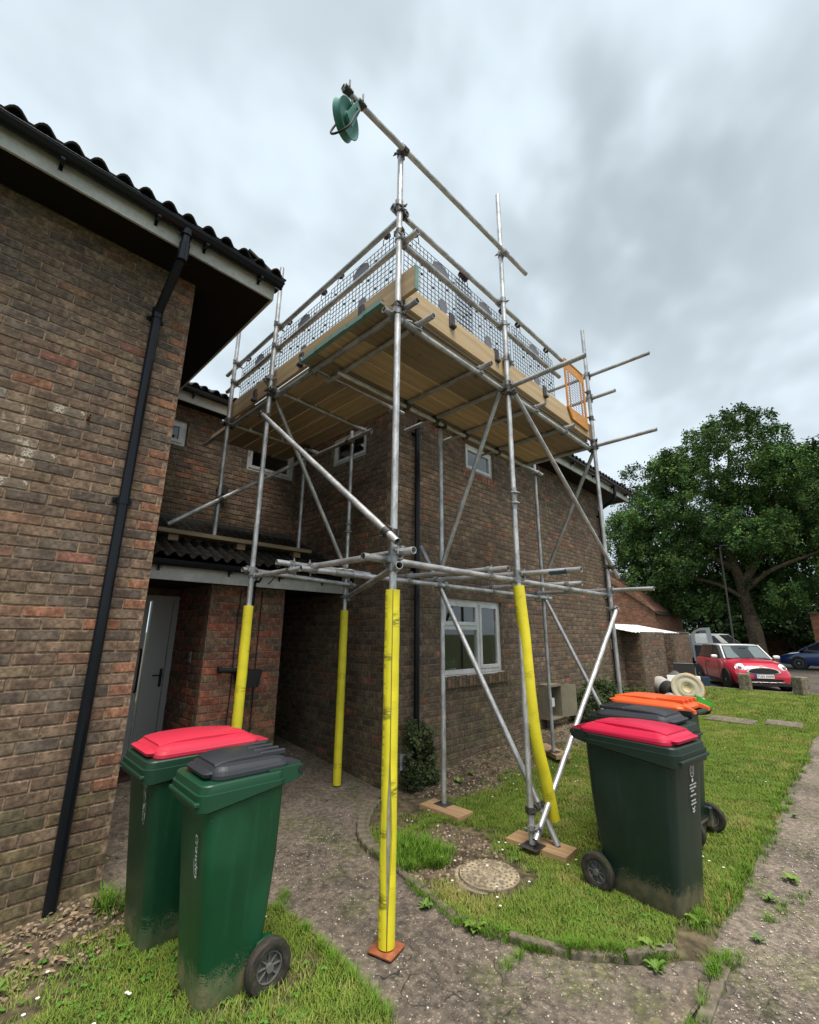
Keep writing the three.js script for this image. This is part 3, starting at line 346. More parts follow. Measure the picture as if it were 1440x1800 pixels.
// hip roof over eaves: simple slopes behind the laid tile courses
function slab(parent, name, pts, m) { const g = new THREE.BufferGeometry(), a = pts.map((p) => V(...p)), n = a[1].clone().sub(a[0]).cross(a[2].clone().sub(a[0])).normalize().multiplyScalar(0.03), b = a.map((p) => p.clone().sub(n)); const pos = [], q = (...v) => { for (let i = 1; i + 1 < v.length; i++) [v[0], v[i], v[i + 1]].forEach((p) => pos.push(p.x, p.y, p.z)); }; q(...a); q(...b.slice().reverse()); a.forEach((p, i) => { const j = (i + 1) % a.length; q(p, b[i], b[j], a[j]); }); g.setAttribute('position', new THREE.Float32BufferAttribute(pos, 3)); g.computeVertexNormals(); return part(parent, name, tri(g, 2), m); }

// --- house with the weathered wall and the long downpipe
const LH = thing('brick_house', 'brown brick house end with long black downpipe and white fascia under dark eaves', 'house', [0, 0, 0]);
{
  const lime = (u, v, r) => { const x = -3 + u; if (v < 0.62 && r() < 0.75 * sstep(0.75, 0.2, v) ) return 1; const q = Math.exp(-Math.pow((x + 0.1) / 0.36, 2) - Math.pow((v - 2.9) / 0.34, 2)); if (x > 0.97 && v > 0.6 && r() < 0.5) return 3; return r() < q * 0.95 ? 2 : 0; };
  brickFace(LH, { o: [-3, -0.225, WZ], u: [1, 0], n: [0, 1], L: 4.085, H: 5.1, pal: 'left', cap: 300, seed: 11, kind: (u, v, r) => lime(u, v - 0.225, r), holes: [[1.4, 2.70, 1.35, 2.85]] });
  brickFace(LH, { o: [1.085, -0.225, WZ], u: [0, -1], n: [1, 0], inset: 0.032, L: 2.45, H: 5.1, pal: 'left', seed: 12, phase: 1, name: 'wall' });
  upvc(LH, [-1.6, 1.135, WZ - 0.06], 0, 1.3, 1.49, [[0.055, 0.62, 0.055, 1.435, true], [0.68, 1.245, 0.055, 1.435, false]], 'white framed window at the edge of the weathered wall');
  room(LH, -2.6, 0.2, 0.3, 2.75, -6.2, WZ - 0.21, 'z1');
  part(LH, 'fascia', tri(new THREE.BoxGeometry(5.67, 0.165, 0.02).translate(-1.165, EY + 0.0825, -3.51)), MT.fasciaWhite);
  part(LH, 'fascia', bx2(1.652, 1.672, EY, EY + 0.165, -6.3, -3.522), MT.fasciaWhite);
  part(LH, 'soffit', M([bx2(-4, 1.65, EY + 0.012, EY + 0.03, -3.86, -3.522), bx2(1.09, 1.65, EY + 0.0125, EY + 0.0305, -6.3, -3.862)]), MT.soffit, 'soffit boards with the eave shade put into their near black colour');
  gutter(LH, -4, 1.71, EY + 0.168, -3.438, [-0.55, 0.0, 0.62, 1.0, 1.5]);
  const roof = slab(LH, 'roof', [[-4, EY + 0.2, -3.6], [1.62, EY + 0.2, -3.6], [0.1, 5.95, -6.3], [-4, 5.95, -6.3]], MT.tile);
  tiles(roof, -1.45, 1.735, EY + 0.2, -3.42, 0.45, 4, 91);
  slab(roof, 'hip_slope', [[1.66, EY + 0.19, -3.56], [1.66, EY + 0.19, -6.3], [0.1, 5.9, -6.3]], MT.tile);
  const vt = []; for (let i = 0; i < 9; i++) { const m = part(roof, 'verge_tile', tileG, tileMats[i % 3]); m.position.set(1.745, EY + 0.195, -3.62 - i * 0.3); m.rotation.set(0, Math.PI / 2, 0); m.rotateX(0.36); }
  const px = 0.81, pz = -3.815, pr = 0.036; // downpipe: hopper offset under the gutter, swan neck, straight drop
  const dp = part(LH, 'downpipe', M([rod(V(px, -0.16, pz), V(px, 4.24, pz), pr, 18), rod(V(0.835, 4.60, -3.47), V(px, 4.24, pz), pr, 18), sweep([V(0.835, 4.70, -3.445), V(0.835, 4.62, -3.447), V(0.833, 4.57, -3.49)], 0.038, 16, 10), rod(V(0.835, 4.66, -3.44), V(0.835, 4.85, -3.438), 0.034, 18)]), MT.black, 'glossy black plastic downpipe');
  part(dp, 'socket', M([rod(V(px, 4.19, pz), V(px, 4.28, pz), 0.042, 18), rod(V(px, 2.56, pz), V(px, 2.61, pz), 0.041, 18), rod(V(0.835, 4.56, -3.45), V(0.835, 4.72, -3.442), 0.041, 18), rod(V(0.835, 4.80, -3.44), V(0.835, 4.87, -3.438), 0.045, 18)]), MT.black);
  for (const y of [4.2, 2.6]) part(dp, 'clip', M([bx2(px - 0.065, px + 0.065, y - 0.018, y + 0.018, WZ + 0.002, WZ + 0.016), rod(V(px - 0.055, y, WZ + 0.016), V(px - 0.055, y, WZ + 0.03), 0.006), rod(V(px + 0.055, y, WZ + 0.016), V(px + 0.055, y, WZ + 0.03), 0.006)]), MT.black);
  part(LH, 'wall_stub_pipe', pipe(V(0.5, 3.17, WZ - 0.02), V(0.5, 3.17, WZ + 0.09), 0.011, 0.008, 12), mat(0.25, 0.13, 0.07, 0.5, { metalness: 0.5 }));
  part(LH, 'drain_gully', M([rbox(0.2, 0.1, 0.14, 0.03, 0.74, -0.12, -3.74), rbox(0.1, 0.06, 0.1, 0.02, 0.9, -0.125, -3.72)]), mat(0.45, 0.45, 0.46, 0.9, { map: mortarT }));
}
// --- house behind the scaffold
const RH = thing('brick_house', 'dark brown brick house behind the scaffold with white windows and black corner downpipe', 'house', [0, 0, 0]);
{
  const base = (u, v, r) => (v < 1.0 && r() < 0.7 * sstep(1.15, 0.15, v)) ? 1 : 0;
  brickFace(RH, { o: [3.73, -0.15, WZ], u: [1, 0], n: [0, 1], L: 6.42, H: 5.025, pal: 'right', cap: 190, seed: 21, kind: (u, v, r) => base(u, v - 0.15 - 0.04 * u, r), holes: [[0.85, 2.22, 1.275, 2.25], [1.42, 2.18, 4.2, 4.65]] });
  brickFace(RH, { o: [3.73, -0.15, WZ], u: [0, -1], n: [-1, 0], inset: 0.032, L: 5.4, H: 5.025, pal: 'right', cap: 110, seed: 22, phase: 1, kind: (u, v, r) => base(u, v - 0.1, r), holes: [[0.66, 1.48, 4.2, 4.65]] });
  brickFace(RH, { o: [10.15, -0.15, WZ], u: [0, -1], n: [1, 0], inset: 0.032, L: 5.4, H: 5.025, pal: 'right', seed: 23 });
  const w1 = upvc(RH, [4.58, 1.125, WZ - 0.05], 0, 1.37, 0.975, [[0.055, 0.80, 0.055, 0.57, false], [0.055, 0.80, 0.63, 0.92, true], [0.86, 1.315, 0.055, 0.92, true]], 'white three-light window with brick sill');
  for (let i = 0; i < 20; i++) { const m = part(w1, 'sill_brick', brickGeo[i % 3], i % 3 ? PAL.right.mats[3] : PAL.right.moss[1]); m.position.set(-0.05 + (i + 0.5) * 0.0745, -0.083, 0.095); m.rotation.set(0, 0, Math.PI / 2); m.scale.set(0.6, 1.02, 1); }
  part(w1, 'sill_bed', rbox(1.49, 0.128, 0.125, 0.004, 0.695, -0.087, 0.0235), mat(0.13, 0.10, 0.075, 0.95, { map: grainT }));
  upvc(RH, [5.15, 4.05, WZ - 0.05], 0, 0.76, 0.45, [[0.055, 0.705, 0.055, 0.395, true]], 'small white high-level window', false);
  upvc(RH, [3.78, 4.05, -5.35], -Math.PI / 2, 0.82, 0.45, [[0.055, 0.765, 0.055, 0.395, true]], 'small white high-level window on the side wall', false).position.set(3.78, 4.05, -5.35);
  part(RH, 'soldier_course', M(Array.from({ length: 11 }, (_, i) => tri(brickGeo[i % 3].clone().scale(0.62, 1, 1).rotateZ(Math.PI / 2).translate(5.1 + i * 0.08, 3.99, WZ + 0.002), 1.6))), PAL.right.mats[4], 'reddish brick sill of the high-level window');
  // rooms behind the panes
  room(RH, 4.0, 7.5, 0.3, 2.5, -6.6, WZ - 0.21, 'z1'); room(RH, 4.85, 7.5, 2.7, 4.68, -6.6, WZ - 0.21, 'z1'); room(RH, 3.945, 4.8, 2.7, 4.68, -6.6, -4.15, 'x0');
  part(RH, 'inner_sill', bx2(4.5, 6.05, 1.07, 1.1, -4.2, -3.98), MT.white);
  part(RH, 'fascia', bx2(3.0, 11.02, EY, EY + 0.165, -3.52, -3.5), MT.fasciaWhite);
  part(RH, 'fascia', bx2(3.13, 3.15, EY, EY + 0.165, -6.4, -3.522), MT.fasciaWhite);
  part(RH, 'fascia', bx2(11.0, 11.02, EY, EY + 0.165, -9.2, -3.522), MT.fasciaWhite);
  part(RH, 'soffit', M([bx2(3.152, 10.998, EY + 0.012, EY + 0.03, -3.862, -3.522), bx2(10.155, 10.998, EY + 0.0125, EY + 0.0305, -9.2, -3.864)]), MT.soffit, 'soffit with the eave shade put into its dark colour');
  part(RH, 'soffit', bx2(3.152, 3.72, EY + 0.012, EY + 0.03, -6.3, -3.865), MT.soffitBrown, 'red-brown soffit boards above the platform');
  gutter(RH, 3.05, 11.1, EY + 0.168, -3.438, [4, 5, 6, 7, 8, 9, 10, 10.8]);
  const roof = slab(RH, 'roof', [[3.2, EY + 0.2, -3.6], [10.95, EY + 0.2, -3.6], [9.4, 5.95, -6.3], [4.7, 5.95, -6.3]], MT.tile);
  slab(roof, 'hip_slope', [[10.98, EY + 0.19, -3.56], [10.98, EY + 0.19, -9.2], [9.4, 5.9, -6.3]], MT.tile); slab(roof, 'hip_slope', [[3.15, EY + 0.19, -6.4], [3.15, EY + 0.19, -3.56], [4.7, 5.9, -6.3]], MT.tile);
  tiles(roof, 3.05, 11.1, EY + 0.2, -3.42, 0.45, 3, 92);
  for (let i = 0; i < 9; i++) { const m = part(roof, 'verge_tile', tileG, tileMats[i % 3]); m.position.set(11.07, EY + 0.195, -3.62 - i * 0.3); m.rotation.set(0, Math.PI / 2, 0); m.rotateX(0.36); }
  for (const [x, y0, turn] of [[4.02, 0.02, 0], [10.02, 0.25, 1]]) {
    const pz = WZ + 0.06, d = part(RH, 'downpipe', M([rod(V(x, y0, pz), V(x, 4.28, pz), 0.034, 16), sweep([V(x, 4.26, pz), V(x, 4.36, pz + 0.02), V(x, 4.55, -3.47), V(x, 4.66, -3.44), V(x, 4.84, -3.438)], 0.034, 12, 16)]), MT.black);
    for (const y of [4.22, 2.4]) part(d, 'clip', M([bx2(x - 0.06, x + 0.06, y - 0.018, y + 0.018, WZ + 0.003, WZ + 0.018), rod(V(x, y - 0.025, pz), V(x, y + 0.025, pz), 0.04, 16)]), MT.black);
  }
  part(RH, 'wall_vent', rbox(0.16, 0.16, 0.02, 0.004, 3.9, 0.28, WZ + 0.012), mat(0.4, 0.42, 0.46, 0.5));
  part(RH, 'wall_vent', rbox(0.09, 0.2, 0.03, 0.004, 10.06, 1.45, WZ + 0.02), mat(0.5, 0.52, 0.52, 0.5));
}
{ // things seen through the window
  const t = thing('hanging_mobile', 'small red hanging ornament on strings behind the window pane', 'ornament', [4.78, 1.1, -4.2]);
  part(t, 'strings', M([rod(V(-0.05, 0.35, 0), V(0.02, 0.72, 0), 0.003, 5), rod(V(0.02, 0.35, 0), V(0.06, 0.72, 0), 0.003, 5)]), MT.white); part(t, 'bar', rod(V(-0.06, 0.35, 0), V(0.2, 0.35, 0), 0.006, 6), MT.red);
  part(t, 'pendant', sweep([V(-0.07, 0.33, 0), V(-0.085, 0.2, 0.01), V(-0.05, 0.1, 0)], 0.035, 8, 10), MT.red);
  const p = thing('pot_plant', 'leafy pot plant on the inner window sill', 'plant', [5.0, 1.1, -4.09]);
  part(p, 'pot', lathe([[0.001, 0], [0.05, 0], [0.065, 0.09], [0.058, 0.09], [0.05, 0.07], [0.001, 0.07]], 16), mat(0.3, 0.32, 0.34, 0.6)); const r = rng(8), L = []; for (let i = 0; i < 40; i++) { const a = r() * 6.28, l = 0.08 + 0.14 * r(); L.push(G(new THREE.ConeGeometry(0.012, l, 4)).translate(0, l / 2, 0).rotateX(0.3 + r() * 0.9).rotateY(a).translate(0, 0.07, 0)); } part(p, 'leaves', M(L), mat(0.05, 0.1, 0.03, 0.7));
}
// --- link block with porch between the two
const BZ = -6.32;
const LB = thing('brick_house', 'set-back brick link with tiled porch roof and shaded doorway between the houses', 'house', [0, 0, 0]);
{
  brickFace(LB, { o: [1.085, 2.85, BZ], u: [1, 0], n: [0, 1], L: 2.645, H: 1.95, pal: 'right', cap: 120, seed: 31, holes: [[0.02, 0.88, 1.275, 1.65], [1.78, 2.60, 1.2, 1.65]] });
  upvc(LB, [1.2, 4.125, BZ - 0.05], 0, 0.76, 0.375, [[0.055, 0.705, 0.055, 0.32, true]], 'small white high-level window beside the eaves', false);
  upvc(LB, [2.865, 4.05, BZ - 0.05], 0, 0.82, 0.45, [[0.055, 0.765, 0.055, 0.395, true]], 'small white high-level window in the set-back wall', false);
  room(LB, 1.1, 2.6, 3.4, 4.7, -8, BZ - 0.21, 'z1'); room(LB, 2.62, 3.72, 3.4, 4.7, -8, BZ - 0.21, 'z1');
  part(LB, 'wall_vent_cowl', G(new THREE.CylinderGeometry(0.07, 0.07, 0.1, 18).rotateX(Math.PI / 2).translate(2.52, 3.62, BZ + 0.05)), MT.blackMatt);
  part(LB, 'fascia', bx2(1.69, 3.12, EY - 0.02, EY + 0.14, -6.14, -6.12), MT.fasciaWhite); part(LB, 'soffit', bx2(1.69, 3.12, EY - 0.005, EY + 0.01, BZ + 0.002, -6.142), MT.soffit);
  gutter(LB, 1.69, 3.12, EY + 0.15, -6.06, [1.9, 2.6], []);
  const up = slab(LB, 'upper_roof', [[1.69, EY + 0.19, -6.2], [3.1, EY + 0.19, -6.2], [3.1, 5.9, -8.7], [1.69, 5.9, -8.7]], MT.tile); tiles(up, 1.69, 3.13, EY + 0.18, -6.04, 0.45, 3, 93);
  // porch
  const pr = slab(LB, 'porch_roof', [[1.09, 2.33, -4.82], [3.72, 2.33, -4.82], [3.72, 3.05, BZ + 0.003], [1.09, 3.05, BZ + 0.003]], MT.tile);
  tiles(pr, 1.1, 3.7, 2.335, -4.69, 0.455, 12, 94, 0.4);
  part(LB, 'flashing', M([bx2(1.09, 3.725, 2.98, 3.13, BZ + 0.005, BZ + 0.012), tri(new THREE.BoxGeometry(2.63, 0.006, 0.18).rotateX(0.42).translate(2.405, 3.035, BZ + 0.1))]), MT.lead);
  part(LB, 'porch_fascia', bx2(1.09, 2.395, 2.13, 2.275, -4.80, -4.78), MT.fasciaWhite); part(LB, 'porch_fascia', bx2(2.43, 3.725, 2.13, 2.275, -4.80, -4.78), MT.fasciaWhite);
  gutter(LB, 1.09, 3.72, 2.31, -4.715, [1.4, 2.1, 2.7, 3.3]);
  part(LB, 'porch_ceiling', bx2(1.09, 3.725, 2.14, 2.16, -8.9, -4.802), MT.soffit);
  brickFace(LB, { o: [2.03, 0.0, -5.0], u: [1, 0], n: [0, 1], L: 0.895, H: 2.14, pal: 'pillar', cap: 115, seed: 32, kind: (u, v, r) => (v < 1.1 && r() < 0.75 * sstep(1.3, 0.5, v)) ? 1 : 0, thick: 0.1, name: 'pier_wall' });
  brickFace(LB, { o: [2.03, 0.0, -5.0], u: [0, -1], n: [-1, 0], inset: 0.032, L: 1.0, H: 2.14, pal: 'pillar', cap: 130, seed: 33, phase: 1, thick: 0.1, name: 'pier_wall' });
  brickFace(LB, { o: [2.925, 0.0, -5.0], u: [0, -1], n: [1, 0], inset: 0.032, L: 3.9, H: 2.14, pal: 'pillar', seed: 34, phase: 1, thick: 0.1, name: 'pier_wall' });
  part(LB, 'passage_end', bx2(2.93, 3.72, 0.3, 2.14, -8.9, -8.86), MT.pineDull, 'added timber panel closing the unseen passage end to keep it dark');  // passage_end is an added closure, out of sight, keeping daylight out
  part(LB, 'door_wall', M([bx2(1.09, 2.03, 2.05, 2.14, -6.05, -5.96), bx2(1.09, 1.14, 0.15, 2.05, -6.05, -5.96)]), mat(0.3, 0.2, 0.15, 0.9, { map: grainT }));
  part(LB, 'threshold', M([rbox(0.93, 0.12, 0.3, 0.01, 1.56, 0.12, -5.82), rbox(0.9, 0.05, 0.12, 0.008, 1.58, 0.205, -5.9)]), mat(0.1, 0.05, 0.04, 0.7, { map: grainT }));
  const dm = mat(0.42, 0.42, 0.42, 0.4);
  const df = part(LB, 'door_frame', M([bx2(1.14, 1.2, 0.23, 2.05, -6.0, -5.92), bx2(1.97, 2.03, 0.23, 2.05, -6.0, -5.92), bx2(1.2, 1.97, 1.99, 2.05, -6.0, -5.92), bx2(1.74, 1.78, 0.23, 1.99, -6.0, -5.925)]), dm, 'pale grey door frame');
  const d1 = part(LB, 'door', M([bx2(1.2, 1.715, 0.24, 1.99, -5.99, -5.945), bx2(1.26, 1.66, 1.3, 1.9, -5.945, -5.937), bx2(1.26, 1.66, 0.32, 1.2, -5.945, -5.937)]), dm, 'pale grey panelled door with bowed pull handle'); part(d1, 'handle', sweep([V(1.69, 0.98, -5.945), V(1.68, 1.0, -5.88), V(1.675, 1.2, -5.86), V(1.68, 1.42, -5.88), V(1.69, 1.44, -5.945)], 0.011, 8, 20), MT.blackMatt);
  const d2 = part(LB, 'door', bx2(1.78, 1.968, 0.24, 1.988, -5.99, -5.95), dm, 'plain grey-white side door leaf'); part(d2, 'handle', M([rbox(0.03, 0.2, 0.012, 0.005, 1.94, 1.12, -5.945), rod(V(1.94, 1.15, -5.94), V(1.94, 1.15, -5.9), 0.008), rod(V(1.945, 1.15, -5.9), V(1.84, 1.15, -5.9), 0.008)]), MT.blackMatt);
  part(LB, 'doorbell', rbox(0.02, 0.12, 0.06, 0.008, 2.02, 1.37, -5.35), MT.steel);
  const dp = part(LB, 'downpipe', M([rod(V(2.47, 0.1, -4.945), V(2.47, 2.12, -4.945), 0.034, 14), sweep([V(2.47, 2.1, -4.945), V(2.46, 2.16, -4.9), V(2.44, 2.22, -4.76), V(2.43, 2.27, -4.715)], 0.034, 12, 12)]), MT.black);
  part(dp, 'rainwater_box', loft([rrect(0.2, 0.14, 0.02, 3, 1.06, 2.5, -4.92), rrect(0.27, 0.16, 0.02, 3, 1.22, 2.5, -4.92), rrect(0.27, 0.16, 0.02, 3, 1.24, 2.5, -4.92)]), MT.blackMatt);
  part(dp, 'branch_pipe', M([rod(V(2.17, 1.25, -4.94), V(2.45, 1.23, -4.94), 0.026, 12), rod(V(2.17, 1.25, -4.94), V(2.21, 1.249, -4.94), 0.034, 12)]), MT.blackMatt);
  part(LB, 'cables', M([sweep([V(2.36, 2.1, -4.985), V(2.345, 1.6, -4.985), V(2.35, 1.1, -4.985), V(2.33, 0.5, -4.985)], 0.006, 6, 20), sweep([V(2.62, 2.1, -4.985), V(2.61, 1.5, -4.985), V(2.615, 0.9, -4.985), V(2.61, 0.4, -4.985)], 0.006, 6, 20), sweep([V(2.27, 2.33, -4.66), V(2.31, 2.24, -4.68), V(2.37, 2.12, -4.9)], 0.007, 6, 12), sweep([V(2.6, 2.3, -4.66), V(2.58, 2.22, -4.7), V(2.56, 2.12, -4.9)], 0.006, 6, 12)]), MT.blackMatt);
}
{ const t = thing('roof_batten', 'pale timber plank laid across the porch roof tiles', 'plank', [2.33, 2.66, -5.1]); part(t, 'plank', tri(new THREE.BoxGeometry(1.85, 0.045, 0.225)), MT.pineGrey); for (const x of [-0.75, 0, 0.75]) part(t, 'packer', bx2(x - 0.05, x + 0.05, -0.09, -0.0235, -0.05, 0.05), MT.pineDull); }
{ // gas meter cupboard left open on the long wall
  const t = thing('meter_box', 'grey plastic meter cupboard with its door hanging open on the brick wall', 'meter box', [6.9, 0.36, WZ]), c = mat(0.24, 0.21, 0.15, 0.8, { map: plasT });
  part(t, 'case', M([bx2(0, 0.38, 0, 0.02, 0, 0.2), bx2(0, 0.38, 0.48, 0.51, 0, 0.21), bx2(0, 0.02, 0.02, 0.48, 0, 0.2), bx2(0.36, 0.38, 0.02, 0.48, 0, 0.2), bx2(0.02, 0.36, 0.02, 0.48, 0.002, 0.012)]), c);
  part(t, 'door', tri(new THREE.BoxGeometry(0.36, 0.48, 0.012).translate(0.18, 0.25, 0).rotateY(-0.25).translate(0.385, 0, 0.185)), c); part(t, 'meter', M([rbox(0.17, 0.14, 0.1, 0.02, 0.2, 0.23, 0.075), rod(V(0.14, 0.3, 0.07), V(0.14, 0.47, 0.07), 0.012)]), mat(0.62, 0.62, 0.62, 0.5)); part(t, 'label_plate', bx2(0.1, 0.22, 0.05, 0.14, 0.06, 0.064), mat(0.5, 0.55, 0.35, 0.6)); part(t, 'pipe', M([rod(V(0.12, -0.35, 0.06), V(0.12, 0.02, 0.06), 0.016), rod(V(0.2, -0.35, 0.05), V(0.2, 0.02, 0.05), 0.03)]), MT.darkSteel);
}
// ---------------------------------------------------------------- tube-and-fitting scaffold
const SC = thing('scaffold', 'galvanised tube scaffold with timber platform wrapped round the house corner', 'scaffold', [0, 0, 0]);
const TUBES = {}; let tubeN = 0;
function tube(id, name, a, b) { a = V(...a); b = V(...b); TUBES[id] = [a, b, part(SC, name, pipe(a, b), galvMats[tubeN++ % 3])]; }
function hexNut(p, d, r = 0.012, h = 0.012) { return rod(p, p.clone().addScaledVector(d, h), r, 6); }
function coupler(A, B, m = MT.steel) { // a pressed double coupler joining two tubes where they pass
  const [a0, a1, mesh] = TUBES[A], [b0, b1] = TUBES[B], u = a1.clone().sub(a0), v = b1.clone().sub(b0), w = a0.clone().sub(b0), a = u.dot(u), b = u.dot(v), c = v.dot(v), d = u.dot(w), e = v.dot(w), D = a * c - b * b;
  const s = clamp((b * e - c * d) / D, 0.006, 0.994), t = clamp((a * e - b * d) / D, 0.006, 0.994), P = a0.clone().addScaledVector(u, s), Q = b0.clone().addScaledVector(v, t); u.normalize(); v.normalize();
  const list = [], n = Q.clone().sub(P); if (n.length() > 0.2) return; if (n.length() < 0.02) n.copy(u.clone().cross(v)); n.normalize();
  for (const [C, ax, out] of [[P, u, n.clone().negate()], [Q, v, n]]) {
    const side = ax.clone().cross(out).normalize(); list.push(pipe(C.clone().addScaledVector(ax, -0.026), C.clone().addScaledVector(ax, 0.026), 0.0305, 0.0245, 16));
    for (const k of [-1, 1]) { const h = C.clone().addScaledVector(side, k * 0.034); list.push(along(box(0.016, 0.045, 0.02), h.clone().addScaledVector(ax, -0.022), h.clone().addScaledVector(ax, 0.022))); }
    const q = C.clone().addScaledVector(side, 0.038), e0 = q.clone().addScaledVector(out, -0.03), e1 = q.clone().addScaledVector(out, 0.05); list.push(rod(e0, e1, 0.0055, 6), hexNut(q.clone().addScaledVector(out, 0.018), out, 0.0115, 0.014));
  }
  const mid = P.clone().add(Q).multiplyScalar(0.5); list.push(rod(mid.clone().addScaledVector(n, -0.014), mid.clone().addScaledVector(n, 0.014), 0.03, 12));
  part(mesh, 'coupler', M(list.map((g) => { g = G(g); if (!g.attributes.uv) g = tri(g); return g; })), m);
}
function sleeve(id, t, len = 0.2) { const [a, b, mesh] = TUBES[id], u = b.clone().sub(a).normalize(), p = a.clone().lerp(b, t), q = p.clone().addScaledVector(u, len); const side = V(0.7, 0, 0.7).cross(u).normalize(), L = [pipe(p, q, 0.03, 0.0245, 16)]; for (const k of [0.25, 0.75]) { const c = p.clone().lerp(q, k).addScaledVector(side, 0.034); L.push(rod(c.clone().add(V(-0.03, 0, -0.02)), c.clone().add(V(0.04, 0, 0.03)), 0.006, 6), hexNut(c, V(0.8, 0, 0.6), 0.012, 0.03)); } part(mesh, 'sleeve_coupler', M(L), MT.steel); }
// standards
tube('P1', 'standard', [2.02, 0.02, -2.13], [2.02, 5.74, -2.13]); tube('P2', 'standard', [3.56, 0.075, -2.13], [3.56, 6.5, -2.13]); tube('P3', 'standard', [5.65, 0.05, -2.13], [5.65, 5.84, -2.13]);
tube('P4', 'standard', [2.02, 0.02, -4.09], [2.02, 5.72, -4.09]); tube('P5', 'standard', [3.40, 0.05, -4.42], [3.40, 4.24, -4.42]); tube('P6', 'standard', [2.02, 2.69, -5.1], [2.02, 5.5, -5.1]); tube('P7', 'standard', [3.12, 2.69, -5.1], [3.12, 4.2, -5.1]);
tube('I1', 'standard', [3.77, 0.06, -3.2], [3.77, 4.16, -3.2]); tube('I2', 'standard', [6.0, 0.16, -3.2], [6.0, 4.18, -3.2]);
// platform level
tube('LU1', 'ledger', [1.93, 4.03, -2.19], [5.8, 4.03, -2.19]); tube('LU2', 'ledger', [2.2, 4.03, -3.145], [6.12, 4.03, -3.145]);
tube('ZU1', 'transom', [2.08, 4.08, -5.95], [2.08, 4.08, -1.98]); tube('ZU2', 'ledger', [3.33, 4.08, -5.3], [3.33, 4.08, -3.95]);
tube('XT1', 'transom', [1.92, 4.13, -3.36], [3.36, 4.13, -3.42]); tube('XT2', 'transom', [1.99, 4.13, -4.03], [3.45, 4.13, -4.1]); tube('XT3', 'transom', [1.97, 4.13, -5.18], [3.42, 4.13, -5.16]);
for (const [k, x, z0, z1] of [[1, 2.29, -2.0, -3.42], [2, 3.15, -2.04, -3.42], [3, 3.63, -1.36, -3.65], [4, 4.2, -2.06, -3.5], [5, 4.92, -2.06, -3.5], [6, 5.71, -1.38, -3.46]]) tube('ZT' + k, 'transom', [x, 4.08, z0], [x, 4.08, z1]);
// guard rails
tube('GT1', 'guard_rail', [2.0, 5.07, -2.188], [5.02, 5.07, -2.188]); tube('GM1', 'guard_rail', [2.1, 4.78, -2.188], [4.9, 4.78, -2.188]); tube('GT2', 'guard_rail', [2.078, 5.01, -2.1], [2.078, 4.93, -5.46]); tube('GM2', 'guard_rail', [2.078, 4.73, -1.98], [2.078, 4.66, -5.4]);
tube('GE1', 'guard_rail', [5.71, 5.13, -1.34], [5.71, 5.13, -3.3]); tube('GE2', 'guard_rail', [5.71, 4.78, -1.8], [5.71, 4.78, -3.2]);
tube('BOOM', 'boom', [1.36, 5.59, -2.075], [4.0, 5.67, -2.075]);
// lower lift
tube('LL1', 'ledger', [1.81, 2.115, -2.19], [5.86, 2.115, -2.19]); tube('LL2', 'ledger', [1.96, 2.14, -3.145], [6.12, 2.14, -3.145]); tube('ZL1', 'ledger', [2.08, 2.168, -4.2], [2.08, 2.168, -2.0]);
tube('ZA', 'transom', [3.2, 2.166, -2.0], [3.2, 2.195, -3.3]); tube('ZB', 'transom', [3.64, 2.166, -1.58], [3.64, 2.195, -3.3]); tube('ZC', 'transom', [4.66, 2.166, -2.03], [4.66, 2.195, -3.3]); tube('ZD', 'transom', [5.715, 2.166, -1.65], [5.75, 2.195, -3.3]);
tube('PLAN', 'brace', [1.97, 2.06, -2.02], [3.42, 2.06, -4.4]); tube('XL', 'ledger', [1.95, 2.22, -4.15], [3.5, 2.2, -4.36]); tube('XS', 'ledger', [1.94, 2.225, -3.5], [2.9, 2.2, -3.4]);
